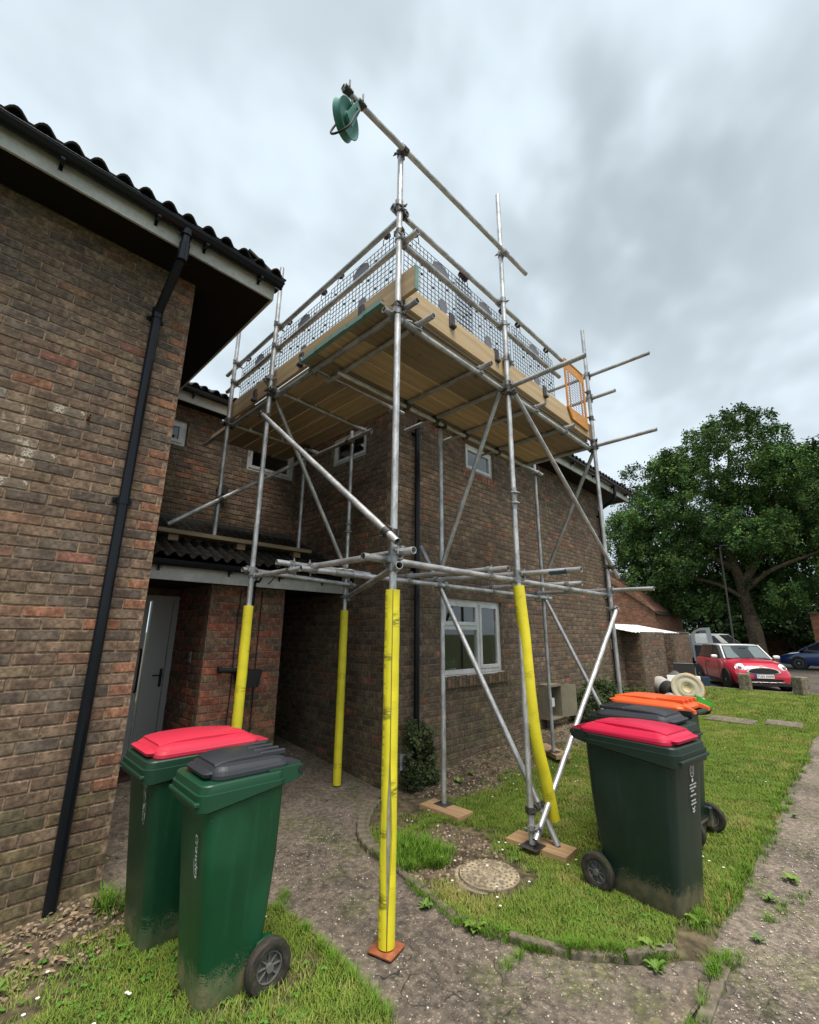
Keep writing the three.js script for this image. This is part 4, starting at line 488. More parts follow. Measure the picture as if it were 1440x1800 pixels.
// braces
tube('B1', 'brace', [3.705, 2.6, -3.45], [3.705, 0.06, -1.99]); tube('B2', 'brace', [5.65, 1.95, -2.065], [3.5, 0.13, -2.065]); tube('B3', 'brace', [5.87, 2.1, -3.09], [5.87, 0.1, -2.13]);
tube('B4', 'brace', [3.622, 4.36, -2.13], [3.69, 2.3, -3.15]); tube('B5', 'brace', [3.54, 3.98, -2.07], [5.82, 2.33, -2.07]); tube('B6', 'brace', [5.73, 4.03, -2.17], [5.9, 2.42, -3.1]);
tube('B7', 'brace', [1.957, 3.86, -4.12], [1.957, 2.21, -2.03]); tube('B8', 'brace', [2.0, 4.3, -4.16], [3.37, 2.33, -4.36]); tube('B9', 'brace', [1.5, 2.73, -5.045], [3.25, 4.04, -5.045]);
for (const [a, b, dark] of [['P1', 'LU1'], ['P1', 'ZU1', 1], ['P1', 'LL1'], ['P1', 'ZL1'], ['P1', 'PLAN'], ['P1', 'GT1'], ['P1', 'GM1', 1], ['P1', 'GT2', 1], ['P1', 'GM2'], ['P1', 'BOOM', 1], ['P1', 'B7', 1], ['P2', 'LU1', 1], ['P2', 'ZT3'], ['P2', 'LL1'], ['P2', 'ZB'], ['P2', 'GT1'], ['P2', 'GM1'], ['P2', 'BOOM'], ['P2', 'B5', 1], ['P2', 'B4'], ['P2', 'B2'], ['B1', 'P2', 1], ['P3', 'LU1', 1], ['P3', 'ZT6'], ['P3', 'LL1'], ['P3', 'ZD'], ['P3', 'GE1'], ['P3', 'GE2'], ['P3', 'B2'], ['P3', 'B5', 1], ['P3', 'B6', 1], ['P4', 'ZU1', 1], ['P4', 'XT2', 1], ['P4', 'ZL1'], ['P4', 'XL'], ['P4', 'GT2'], ['P4', 'GM2'], ['P4', 'B7', 1], ['P4', 'B8'], ['P5', 'XT2', 1], ['P5', 'ZU2', 1], ['P5', 'XL'], ['P5', 'PLAN'], ['P5', 'B8'], ['P6', 'ZU1', 1], ['P6', 'XT3', 1], ['P6', 'GT2'], ['P6', 'GM2'], ['P6', 'B9', 1], ['P7', 'XT3', 1], ['I1', 'LU2', 1], ['I1', 'LL2'], ['I1', 'B1'], ['I1', 'B4', 1], ['I2', 'LU2'], ['I2', 'LL2'], ['I2', 'B3'], ['I2', 'B6'],
  ['LU1', 'ZT1'], ['LU1', 'ZT2'], ['LU1', 'ZT4'], ['LU1', 'ZT5'], ['LU2', 'ZT2', 1], ['LU2', 'ZT3', 1], ['LU2', 'ZT4', 1], ['LU2', 'ZT5', 1], ['LL1', 'ZA'], ['LL1', 'ZC'], ['LL2', 'ZA'], ['LL2', 'ZB'], ['LL2', 'ZC'], ['LL2', 'ZD'], ['LL2', 'ZL1'], ['ZU1', 'XT1'], ['LU2', 'XT1', 1], ['ZL1', 'XS']]) coupler(a, b, dark ? MT.darkSteel : MT.steel);
sleeve('P2', 0.42, 0.2); sleeve('P5', 0.66, 0.2); sleeve('LU1', 0.05, 0.2); sleeve('LL2', 0.08, 0.2);
part(SC, 'base_plate', tri(new THREE.ExtrudeGeometry((() => { const s = new THREE.Shape(), w = 0.075, r = 0.015; s.moveTo(-w + r, -w); s.lineTo(w - r, -w); s.quadraticCurveTo(w, -w, w, -w + r); s.lineTo(w, w - r); s.quadraticCurveTo(w, w, w - r, w); s.lineTo(-w + r, w); s.quadraticCurveTo(-w, w, -w, w - r); s.lineTo(-w, -w + r); s.quadraticCurveTo(-w, -w, -w + r, -w); return s; })(), { depth: 0.006, bevelEnabled: true, bevelSize: 0.001, bevelThickness: 0.001, bevelSegments: 1 }).rotateX(-Math.PI / 2).rotateY(0.25).translate(2.02, 0.011, -2.13), 4), MT.rust, 'rusty square base plate');
for (const [x, y, z] of [[3.56, 0.062, -2.13], [3.77, 0.052, -3.2], [6.0, 0.152, -3.2], [5.65, 0.042, -2.13]]) part(SC, 'base_plate', M([rbox(0.15, 0.008, 0.15, 0.003, x, y, z), rod(V(x, y, z), V(x, y + 0.04, z), 0.019, 10)]), MT.darkSteel);
// platform boards: local x along the board
{
  const bg = [0, 1, 2].map((k) => (L) => tri(new THREE.BoxGeometry(L, 0.038, 0.2165), 0.42, k * 0.31, k * 0.37)), tones = [[0.56, 0.45, 0.31], [0.43, 0.355, 0.255], [0.66, 0.54, 0.375], [0.36, 0.31, 0.235]].map((c) => mat(...c, 0.75, { map: woodT })), rb = rng(9);
  const board = (L, x, y, z, turn, band = true) => { const m = part(SC, 'board', bg[Math.floor(rb() * 3)](L), tones[Math.floor(rb() * 4)]); m.position.set(x, y, z); m.rotation.y = turn; if (band) for (const s of [-1, 1]) part(m, 'end_band', M([bx2(s * L / 2 - 0.0015, s * L / 2 + 0.0015, -0.02, 0.02, -0.112, 0.112), bx2(s * (L / 2 - 0.02) - 0.02, s * (L / 2 - 0.02) + 0.02, -0.0198, -0.0192, -0.1115, 0.1115), bx2(s * (L / 2 - 0.02) - 0.02, s * (L / 2 - 0.02) + 0.02, 0.0192, 0.0198, -0.1115, 0.1115)]), MT.greenEnd); return m; };
  for (let i = 0; i < 5; i++) board(3.8, 3.83 + (rb() - 0.5) * 0.012, 4.124 + rb() * 0.002, -2.335 - i * 0.2265, 0);
  for (let i = 0; i < 5; i++) board(2.42, 2.222 + i * 0.2265, 4.176 + rb() * 0.002, -4.64 + (rb() - 0.5) * 0.02, Math.PI / 2, i % 2 === 0);
  const toe = (L, x, y, z, turn, c) => { const m = part(SC, 'toe_board', tri(new THREE.BoxGeometry(L, 0.222, 0.036), 0.42, x, z), c); m.position.set(x, y, z); m.rotation.y = turn; for (const s of [-1, 1]) part(m, 'end_band', bx2(s * L / 2 - 0.002, s * L / 2 + 0.003, -0.113, 0.113, -0.02, 0.02), MT.greenEnd); };
  toe(3.58, 3.93, 4.29, -2.192, 0, tones[2]); toe(3.2, 2.094, 4.315, -3.6, Math.PI / 2, tones[0]); toe(1.0, 5.64, 4.27, -2.78, Math.PI / 2, MT.pineDull);
  // spare plank lying under the front toe board (double edge seen from below)
  board(3.5, 3.9, 4.163, -2.315, 0.002, false);
}
// foam sleeves on the standards
function foam(label, pts, ro, slit, face, group = 'yellow foam sleeves on the scaffold legs') {
  const t = thing('foam_sleeve', label, 'foam tube', [pts[0].x, pts[0].y, pts[0].z], 0, group), o = pts[0], curve = new THREE.CatmullRomCurve3(pts.map((p) => p.clone().sub(o))), N = 48, n = 20, rings = [];
  for (let j = 0; j <= N; j++) { const s = j / N, c = curve.getPointAt(s), d = curve.getTangentAt(s), e1 = V(Math.cos(face), 0, Math.sin(face)); e1.addScaledVector(d, -e1.dot(d)).normalize(); const e2 = d.clone().cross(e1), w = slit(s), ring = [], P = (r, a) => c.clone().addScaledVector(e1, r * Math.cos(a)).addScaledVector(e2, r * Math.sin(a)); for (let i = 0; i <= n; i++) ring.push(P(ro * (0.97 + 0.06 * nz(i * 0.5 + face * 9, j * 0.35, 3)), w + (2 * Math.PI - 2 * w) * i / n)); for (let i = n; i >= 0; i--) ring.push(P(0.0275, w + (2 * Math.PI - 2 * w) * i / n)); rings.push(ring); }
  const g = loft(rings, false, false); const uv = g.attributes.uv; for (let i = 0; i < uv.count; i++) uv.setXY(i, uv.getX(i) * 0.6, uv.getY(i) * 2);
  const foamM = mat(0.84, 0.745, 0.03, 0.62, { map: foamT }); part(t, 'sleeve', g, foamM);
  for (const [r, e] of [[rings[0], 0], [rings[N], 1]]) { const pos = []; for (let i = 0; i < n; i++) { const a = r[i], b = r[i + 1], c = r[2 * n - i], d = r[2 * n + 1 - i]; for (const p of [a, b, c, a, c, d]) pos.push(p.x, p.y, p.z); } const q = new THREE.BufferGeometry(); q.setAttribute('position', new THREE.Float32BufferAttribute(pos, 3)); q.computeVertexNormals(); part(t, 'cut_end', q, foamM); }
}
const foamT = tex(128, 512, (u, v) => { const q = 0.93 + 0.12 * (fbm(u, v, 6, 3, 161, 12) - 0.5), s = (sstep(0.56, 0.8, fbm(u, v, 4, 5, 163, 9)) * 0.4) * sstep(0.2, 0.8, vn(u * 40, v * 160, 40, 160, 164)) + (vn(u * 20, v * 300, 20, 300, 167) > 0.95 ? 0.12 : 0), ln = Math.abs(u - 0.23) < 0.018 && vn(u * 3, v * 70, 3, 70, 166) > 0.55 ? 0.16 : 0; return [q - s - ln, q - s - ln, q - s * 0.5]; });
foam('long split yellow foam sleeve on the corner leg standing on a rusty plate', [V(2.02, 0.025, -2.13), V(2.02, 1.0, -2.13), V(2.02, 1.915, -2.13)], 0.047, (s) => 0.05 + 0.4 * Math.exp(-Math.pow((s - 0.27) / 0.13, 2)), Math.atan2(2.13, -1.85));
foam('bent yellow foam sleeve slipping off the leg on its timber pad beside the lawn', [V(3.80, 0.2, -2.065), V(3.725, 0.5, -2.075), V(3.635, 0.82, -2.09), V(3.60, 1.2, -2.1), V(3.585, 1.6, -2.11), V(3.56, 2.06, -2.13)], 0.05, () => 0.12, -1.2);
foam('yellow foam sleeve on the leg behind the two wheelie bins at the pier', [V(2.02, 0.03, -4.09), V(2.02, 1, -4.09), V(2.02, 1.88, -4.09)], 0.045, () => 0.05, -0.8);
foam('yellow foam sleeve on the leg beside the dark passage wall', [V(3.40, 0.035, -4.42), V(3.40, 1, -4.42), V(3.40, 1.9, -4.42)], 0.046, () => 0.05, -0.8);
// sole boards
for (const [x, y, z, l, turn, label] of [[3.71, 0.025, -3.13, 0.48, 1.58, 'timber sole pad under the inner leg nearest the house corner downpipe'], [3.67, 0.03, -2.12, 0.5, 1.62, 'split timber sole pad on the lawn under the braced leg with the bent sleeve'], [6.12, 0.125, -3.3, 0.62, 1.0, 'timber sole pad under the inner leg below the meter cupboard'], [5.65, 0.015, -2.13, 0.45, 1.5, 'timber sole pad behind the orange-lidded bin']]) { const t = thing('sole_board', label, 'timber pad', [x, y, z], turn, 'timber pads under the scaffold legs'); part(t, 'pad', tri(new RoundedBoxGeometry(l, 0.055, 0.215, 1, 0.004), 0.6, x, z), mat(0.5, 0.36, 0.23, 0.85, { map: woodT })); }
// brick guards: mesh panels hooked over the rail
{
  const W = 0.94, y0 = 4.40, y1 = 4.985, c = 0.05, bars = [], R = 0.002;
  for (let x = -W / 2; x <= W / 2 + 1e-6; x += W / 19) bars.push(bx2(x - R, x + R, 0, y1 - y0, -R, R));
  for (let y = 0; y <= y1 - y0 + 1e-6; y += (y1 - y0) / 12) bars.push(bx2(-W / 2, W / 2, y - R, y + R, -R * 0.9, R * 0.9));
  const mesh = M(bars), gm = mat(0.035, 0.032, 0.045, 0.6), gp = mat(0.16, 0.155, 0.18, 0.6);
  const oval = (rx, ry) => { const s = new THREE.Shape(); s.absellipse(0, 0, rx, ry, 0, Math.PI * 2); return tri(new THREE.ExtrudeGeometry(s, { depth: 0.005, bevelEnabled: false, curveSegments: 14 })); };
  const clips = []; const rr = rng(4); for (let i = 0; i < 13; i++) clips.push(bx2(-0.009, 0.009, -0.009, 0.009, -0.006, 0.006).translate((Math.floor(rr() * 18) - 9) * W / 19, Math.floor(1 + rr() * 10) * (y1 - y0) / 12, 0));
  const hook = () => M([sweep([V(-0.04, 0, 0), V(-0.035, 0.06, 0), V(0, 0.085, 0), V(0.035, 0.06, 0), V(0.04, 0, 0)], 0.004, 6, 14), pipe(V(-0.02, 0.09, 0.0), V(0.02, 0.09, 0), 0.033, 0.026, 14)]);
  const oG = oval(0.11, 0.075), fG = M([rbox(0.07, 0.15, 0.02, 0.006, 0, -0.02, 0.022), rbox(0.06, 0.03, 0.05, 0.006, 0, -0.08, 0.03)]), sG = oval(0.06, 0.075), cG = M(clips), hG = hook();
  const proto = thing('brick_guard', '', 'mesh guard', [0, 0, 0]); part(proto, 'mesh', mesh, gm); for (const x of [-0.33, 0.33]) { const h = part(proto, 'hook', hG, gm); h.position.set(x, y1 - y0, 0); } const o1 = part(proto, 'oval_plate', oG, gp); o1.position.set(0, 0.492, 0.004); const o2 = part(proto, 'oval_plate', sG, gp); o2.position.set(0.03, 0.12, 0.004); const ft = part(proto, 'foot_clip', fG, gm); ft.position.set(0.09, -0.01, 0.036); part(proto, 'cable_ties', cG, gm);
  const at = [[2.64, -2.225, 0, 'right side mesh brick guard hooked on the rail next to the corner leg', 5.0], [3.36, -2.232, 0, 'mesh brick guard overlapping its neighbour beside the tall middle leg', 5.0], [4.34, -2.225, 0, 'mesh brick guard next to the yellow ladder gate', 5.0], [2.115, -2.72, Math.PI / 2, 'mesh brick guard round the corner above the green-ended boards', 4.93], [2.115, -3.66, Math.PI / 2, 'mesh brick guard in the middle of the return side of the platform', 4.905], [2.115, -4.62, Math.PI / 2, 'mesh brick guard nearest the tiled eaves on the return side', 4.88]];
  at.forEach(([x, z, a, label, top], i) => { const p = i ? proto.clone() : proto; if (i) { p.name = numbered('brick_guard'); scene.add(p); } p.position.set(x, top - (y1 - y0) + (i < 3 ? -0.02 : 0), z); p.rotation.y = i < 3 ? 0 : -Math.PI / 2; p.userData = { label, category: 'mesh guard', group: 'mesh brick guards along the platform' }; });
}
{ // yellow self-closing gate at the end of the platform
  const t = thing('ladder_gate', 'orange-yellow metal mesh gate at the far end of the scaffold platform', 'gate', [5.02, 4.26, -2.16], 0), m = mat(0.75, 0.31, 0.025, 0.45, { map: plasT });
  const P = [V(0, 0.12, 0), V(0.07, 0.0, 0), V(0.53, 0, 0), V(0.55, 0.82, 0), V(0, 0.82, 0)];
  part(t, 'frame', M([rod(V(0, 0.14, 0), V(0, 0.83, 0), 0.014), rod(V(0, 0.14, 0), V(0.09, 0.01, 0), 0.014), rod(V(0.09, 0.01, 0), V(0.54, 0.0, 0), 0.014), rod(V(0.54, 0, 0), V(0.54, 0.83, 0), 0.014), rod(V(0, 0.83, 0), V(0.54, 0.83, 0), 0.014), rod(V(0.44, 0.17, 0), V(0.44, 0.68, 0), 0.008), rod(V(0.09, 0.17, 0), V(0.09, 0.68, 0), 0.008)]), m);
  part(t, 'infill_plate', bx2(0.02, 0.53, 0.69, 0.82, -0.004, 0.004), m); const s = new THREE.Shape([[0.02, 0.16], [0.09, 0.02], [0.53, 0.01], [0.53, 0.17]].map((p) => new THREE.Vector2(...p))); part(t, 'infill_plate', tri(new THREE.ExtrudeGeometry(s, { depth: 0.008, bevelEnabled: false }).translate(0, 0, -0.004)), m);
  const b = []; for (let i = 0; i < 13; i++) b.push(rod(V(0.0, 0.2 + i * 0.038, 0), V(0.54, 0.19 + i * 0.038, 0), 0.0025, 5)); for (let i = 0; i < 6; i++) b.push(rod(V(0.08 + i * 0.08, 0.17, 0.004), V(0.08 + i * 0.08, 0.69, 0.004), 0.002, 5)); part(t, 'mesh', M(b), mat(0.24, 0.2, 0.3, 0.5));
  for (const y of [0.2, 0.58]) part(t, 'hinge_clamp', M([pipe(V(0.63, y - 0.03, 0.03), V(0.63, y + 0.03, 0.03), 0.032, 0.0255, 14), rod(V(0.54, y, 0), V(0.61, y, 0.015), 0.01), rod(V(0.66, y, 0.03), V(0.71, y, 0.05), 0.007)]), MT.darkSteel);
}
{ // gin wheel at the boom end, hanging askew
  const k = 1.0, a = -0.32, t = thing('gin_wheel', 'green rope pulley wheel hanging from the end of the high boom tube', 'pulley', [1.5 + 0.303 * k * Math.sin(a), 5.595 - 0.303 * k * Math.cos(a), -2.075]), gm = mat(0.07, 0.3, 0.24, 0.5, { map: plasT }), yaw = 0.4;
  t.rotation.z = a; t.scale.setScalar(k);
  part(t, 'wheel', lathe([[0.02, -0.025], [0.045, -0.025], [0.045, -0.008], [0.105, -0.008], [0.125, -0.03], [0.135, -0.03], [0.118, 0], [0.135, 0.03], [0.125, 0.03], [0.105, 0.008], [0.045, 0.008], [0.045, 0.025], [0.02, 0.025], [0.02, -0.025]], 32).rotateX(Math.PI / 2).rotateY(yaw), gm);
  const side = (s) => { const p = new THREE.Shape([[-0.045, -0.05], [0.045, -0.05], [0.03, 0.2], [-0.03, 0.2]].map((q) => new THREE.Vector2(...q))); return tri(new THREE.ExtrudeGeometry(p, { depth: 0.008, bevelEnabled: false }).translate(0, 0, s * 0.045 - 0.004)).rotateY(yaw); };
  part(t, 'cheek_plate', side(1), gm); part(t, 'cheek_plate', side(-1), gm);
  part(t, 'rope_guard', sweep([[-0.03, -0.2], [0.03, -0.2], [0.06, -0.15], [0.06, 0.0], [0.06, 0.1], [0.03, 0.155], [-0.03, 0.155], [-0.06, 0.1], [-0.06, 0], [-0.06, -0.15]].map(([x, y]) => V(0, y, x * 1.3).applyAxisAngle(UPV, yaw)), 0.008, 8, 60, true), MT.blackMatt);
  part(t, 'ring_bolt', M([sweep([V(0, 0.2, 0), V(0.03, 0.24, 0), V(0, 0.29, 0), V(-0.03, 0.24, 0)], 0.009, 8, 20, true), rod(V(0, 0.1, 0), V(0, 0.21, 0), 0.012)]), MT.darkSteel);
  for (const x of [-0.1, 0.03]) { const c = part(t, 'clamp', M([pipe(V(x - 0.026, 0, 0), V(x + 0.026, 0.001, 0), 0.032, 0.0255, 14), rod(V(x, 0.01, 0.03), V(x, 0.075, 0.03), 0.007), rod(V(x - 0.04, -0.03, 0.035), V(x + 0.03, -0.03, 0.035), 0.012)]), MT.darkSteel); c.position.set(0, 0.303, 0); c.rotation.z = -a; }
}
{ const m = TUBES.ZB[2]; part(m, 'paint_band', pipe(V(3.64, 2.1665, -1.86), V(3.64, 2.167, -1.7), 0.0247, 0.0244), mat(0.06, 0.15, 0.3, 0.5, { map: galvT }), 'blue paint band'); }
// ---------------------------------------------------------------- wheelie bins
function dirtTex(seed, base, mud, h) { return tex(512, 1024, (u, v) => { // splashed mud: grain with a ragged outline, fading into separate specks
  const edge = h + 0.1 * (fbm(u, v, 5, 4, seed) - 0.5), sp = 0.6 * vn(u * 330, v * 420, 330, 420, seed + 3) + 0.4 * fbm(u, v, 40, 3, seed + 4), s = sp < 1.1 * sstep(edge + 0.13, edge - 0.15, v) ? 1 : 0, b = (fbm(u, v, 5, 3, seed + 7) - 0.5) * 0.18, sc = (vn(u * 30, v * 190, 30, 190, seed + 9) > 0.965 ? 0.07 : 0) + (vn(u * 210, v * 22, 210, 22, seed + 11) > 0.965 ? 0.07 : 0) + (vn(u * 300, v * 500, 300, 500, seed + 13) > 0.985 ? 0.2 : 0) + 0.02 * sstep(0.5, 0.75, fbm(u, v, 26, 3, seed + 15, 3)) + 0.045 * sstep(0.5, 0.8, fbm(u, v, 3, 4, seed + 17)), k = s * (0.5 + 0.45 * fbm(u, v, 24, 2, seed + 5));
  return base.map((q, i) => mix(q * (1 + b) + sc, mud[i] * (0.8 + 0.5 * sp), k)); }); }
const dirtA = dirtTex(301, [0.045, 0.255, 0.155], [0.50, 0.45, 0.34], 0.16), dirtB = dirtTex(331, [0.035, 0.205, 0.13], [0.42, 0.40, 0.31], 0.12), dirtC = dirtTex(361, [0.065, 0.155, 0.125], [0.44, 0.38, 0.31], 0.14);
function print(w, h, draw) { const c = document.createElement('canvas'); c.width = w; c.height = h; const x = c.getContext('2d'); x.fillStyle = '#000'; x.fillRect(0, 0, w, h); x.fillStyle = x.strokeStyle = '#fff'; draw(x); const t = new THREE.CanvasTexture(c); return t; }
const inkMat = (t, q = 0.75) => mat(q, q, q, 0.6, { alphaMap: t, transparent: true });
function wheel(R, w, spokes) { // local axis x
  const ty = lathe([[R * 0.62, -w * 0.42], [R * 0.9, -w * 0.5], [R * 0.985, -w * 0.36], [R, -w * 0.12], [R, w * 0.12], [R * 0.985, w * 0.36], [R * 0.9, w * 0.5], [R * 0.62, w * 0.42], [R * 0.58, w * 0.2], [R * 0.58, -w * 0.2], [R * 0.62, -w * 0.42]], 36).rotateZ(Math.PI / 2);
  const rim = [lathe([[R * 0.53, -w * 0.3], [R * 0.62, -w * 0.3], [R * 0.62, w * 0.38], [R * 0.53, w * 0.38], [R * 0.53, -w * 0.3]], 30).rotateZ(Math.PI / 2), rod(V(-w * 0.35, 0, 0), V(w * 0.45, 0, 0), R * 0.16, 14)];
  for (let i = 0; i < spokes; i++) { const a = i / spokes * 6.2832; rim.push(rbox(w * 0.35, R * 0.42, R * 0.07, 0.003, 0.0, R * 0.35, 0).rotateX(a)); } rim.push(lathe([[0.001, 0], [R * 0.55, 0], [R * 0.55, 0.004], [0.001, 0.004]], 24).rotateZ(Math.PI / 2).translate(-w * 0.1, 0, 0));
  return [ty, M(rim)];
}
function bin({ label, pos, turn, w, d, body, lid, style, rimH = 0.9, ink }) { // local +z = front, handle at -z
  const t = thing('wheelie_bin', label, 'bin', pos, turn, 'wheelie bins'), rear = -d * 0.5 + 0.085;
  const sec = (y, k, ww) => { const f = mix(d * 0.5 - 0.115, d * 0.5 - 0.035, k), b = mix(rear + 0.05, rear, Math.min(1, k * 1.6)); return rrect(ww, f - b, 0.05, 4, y, 0, (f + b) / 2); };
  const rings = [[0.015, 0.0, w * 0.74], [0.05, 0.02, w * 0.79], [0.12, 0.06, w * 0.81], [0.3, 0.27, w * 0.84], [0.55, 0.55, w * 0.88], [0.8, 0.86, w * 0.92], [rimH - 0.01, 0.98, w * 0.94]].map(([y, k, ww]) => sec(y, k, ww));
  const bg = loft(rings); { const p = bg.attributes.position, uv = bg.attributes.uv; for (let i = 0; i < p.count; i++) uv.setXY(i, (p.getX(i) * 0.9 + p.getZ(i) * 1.1) * 1.1, p.getY(i) * 0.98); }
  const bm = mat(1, 1, 1, 0.42, { map: body }); part(t, 'body', bg, bm);
  const plain = phys(...{ a: [0.008, 0.058, 0.028], b: [0.008, 0.040, 0.023], c: [0.010, 0.025, 0.019] }[style.tone], 0.45, {});
  const rf = d * 0.5, rl = rf - rear + 0.015, rc = (rf + rear) / 2; // rim with a deeper front lip
  const rg = loft([rrect(w * 0.965, rl - 0.035, 0.055, 5, rimH - 0.05, 0, rc - 0.01), rrect(w, rl - 0.01, 0.055, 5, rimH - 0.042, 0, rc), rrect(w, rl, 0.055, 5, rimH - 0.008, 0, rc), rrect(w * 0.975, rl - 0.022, 0.05, 5, rimH - 0.006, 0, rc), rrect(w * 0.97, rl - 0.028, 0.05, 5, rimH + 0.026, 0, rc), rrect(w * 0.95, rl - 0.045, 0.045, 5, rimH + 0.032, 0, rc)]); { const p = rg.attributes.position; for (let i = 0; i < p.count; i++) if (p.getY(i) < rimH - 0.02) p.setY(i, p.getY(i) + 0.012 - 0.05 * sstep(rear, rf, p.getZ(i))); } const rim = part(t, 'rim', rg, plain);
  part(rim, 'front_lip', M([rbox(w * 0.9, 0.02, 0.03, 0.006, 0, rimH - 0.045, rf + 0.002)]), plain);
  // lid
  const lm = phys(...lid, 0.42, {}), L = d - 0.07 - style.setback, lz0 = rear - 0.035, lc = lz0 + L / 2, lw = w * (style.setback > 0.03 ? 0.86 : 0.94), ly = rimH + 0.033;
  const crown = style.crown, lr = (k, y, q = 0) => rrect(lw * k, L * (0.5 + k / 2) - q, 0.06 * k, 6, y, 0, lc);
  const lg = loft([lr(0.985, ly), lr(1, ly + 0.006), lr(1, ly + 0.022), lr(0.97, ly + 0.03), lr(0.93, ly + 0.034), lr(0.84, ly + 0.046), lr(0.7, ly + 0.052)]); { const p = lg.attributes.position; for (let i = 0; i < p.count; i++) { const s = (p.getZ(i) - lz0) / L, h = p.getY(i) - ly; if (h > 0.025) p.setY(i, p.getY(i) + crown * Math.sin(clamp(s, 0, 1) * 2.6) * (0.4 + 0.6 * (1 - Math.pow(Math.abs(p.getX(i)) / (lw / 2), 2)))); } lg.computeVertexNormals(); }
  const lo = part(t, 'lid', lg, lm);
  const panel = []; for (let j = 0; j <= 12; j++) { const s = 0.12 + j / 12 * 0.84, z = lz0 + L * s, y = ly + 0.054 + crown * 0.95 * Math.sin(s * 2.6) + (s > 0.86 ? (s - 0.86) * -0.08 : 0), hw = lw * (0.25 + 0.10 * sstep(0.05, 0.5, s)), th = 0.014; panel.push([V(-hw, y - th, z), V(-hw, y, z), V(-hw * 0.9, y + 0.008, z), V(hw * 0.9, y + 0.008, z), V(hw, y, z), V(hw, y - th, z)]); }
  part(lo, 'raised_panel', loft(panel), lm);
  part(lo, 'front_grip', M([loft([rrect(lw * 0.7, 0.07, 0.02, 3, ly + 0.012, 0, lz0 + L - 0.005), rrect(lw * 0.76, 0.085, 0.025, 3, ly + 0.03, 0, lz0 + L - 0.005), rrect(lw * 0.7, 0.07, 0.02, 3, ly + 0.038, 0, lz0 + L - 0.01)])]), lm);
  if (style.ribs) part(lo, 'lid_rib', M([-0.3, -0.1, 0.1, 0.3].map((x) => rbox(0.022, 0.03, L * 0.36, 0.008, x * lw, ly + 0.058 + crown * 0.5, lz0 + L * 0.2).rotateX(0))), lm);
  // hinge arms and handle bar
  const hz = rear - 0.085, hy = rimH + 0.02;
  const hg = []; for (const s of [-1, 1]) hg.push(loft([[0, rear + 0.1, 0.045], [0, rear + 0.02, 0.06], [0, hz + 0.02, 0.045], [0, hz - 0.012, 0.03]].map(([_, z, h]) => [V(s * w * 0.43 - 0.014, hy - h, z), V(s * w * 0.43 + 0.014, hy - h, z), V(s * w * 0.43 + 0.014, hy + 0.022, z), V(s * w * 0.43 - 0.014, hy + 0.022, z)])));
  const fr = part(t, 'handle', M([...hg, rod(V(-w * 0.44, hy, hz), V(w * 0.44, hy, hz), 0.016, 14), rod(V(-w * 0.2, hy, hz), V(w * 0.2, hy, hz), 0.02, 14)]), plain);
  for (const s of [-1, 1]) part(lo, 'hinge_arm', loft([[lz0 + 0.09, 0.05, 0.02], [lz0 + 0.02, 0.045, 0.02], [hz + 0.02, 0.035, 0.012], [hz - 0.022, 0.03, -0.002]].map(([z, h, y]) => [V(s * lw * 0.36 - 0.024, ly + y - 0.012, z), V(s * lw * 0.36 + 0.024, ly + y - 0.012, z), V(s * lw * 0.36 + 0.02, ly + y + h * 0.5, z), V(s * lw * 0.36 - 0.02, ly + y + h * 0.5, z)])), lm);
  for (const s of [-1, 1]) part(t, 'hinge_pin', rod(V(s * w * 0.4, hy, hz), V(s * w * 0.475, hy, hz), 0.019, 12), MT.blackMatt);
  // wheels
  const R = 0.112, [ty, ri] = wheel(R, 0.052, 8), ax = w * 0.5 - 0.005, wz = rear + 0.035; part(t, 'axle', rod(V(-ax, R, wz), V(ax, R, wz), 0.011, 10), MT.darkSteel);
  for (const s of [-1, 1]) { const q = part(t, 'wheel', ty, mat(0.11, 0.1, 0.085, 0.9, { map: tileT })); q.position.set(s * ax, R - 0.002, wz); if (s < 0) q.rotation.y = Math.PI; part(q, 'wheel_rim', ri, mat(0.12, 0.118, 0.11, 0.7)); }
  part(t, 'wheel_housing', M([-1, 1].map((s) => rbox(0.05, 0.16, 0.1, 0.015, s * w * 0.36, 0.13, rear + 0.045))), bm);
  if (ink) { const y = ink.y, k = (y) => mix(d * 0.5 - 0.115, d * 0.5 - 0.035, clamp(y / rimH)), z0 = k(y - ink.h / 2), z1 = k(y + ink.h / 2), g = new THREE.BufferGeometry(), x = ink.x, a = ink.w / 2, e = 0.006; g.setAttribute('position', new THREE.Float32BufferAttribute([x - a, y - ink.h / 2, z0 + e, x + a, y - ink.h / 2, z0 + e, x + a, y + ink.h / 2, z1 + e, x - a, y + ink.h / 2, z1 + e], 3)); g.setAttribute('uv', new THREE.Float32BufferAttribute([0, 0, 1, 0, 1, 1, 0, 1], 2)); g.setIndex([0, 1, 2, 0, 2, 3]); g.computeVertexNormals(); part(t, 'printed_marking', g, inkMat(ink.t, ink.q), ink.label); }
  return t;
}
const RED = [0.56, 0.03, 0.065], DARK = [0.03, 0.034, 0.042], ORANGE = [0.72, 0.11, 0.025];
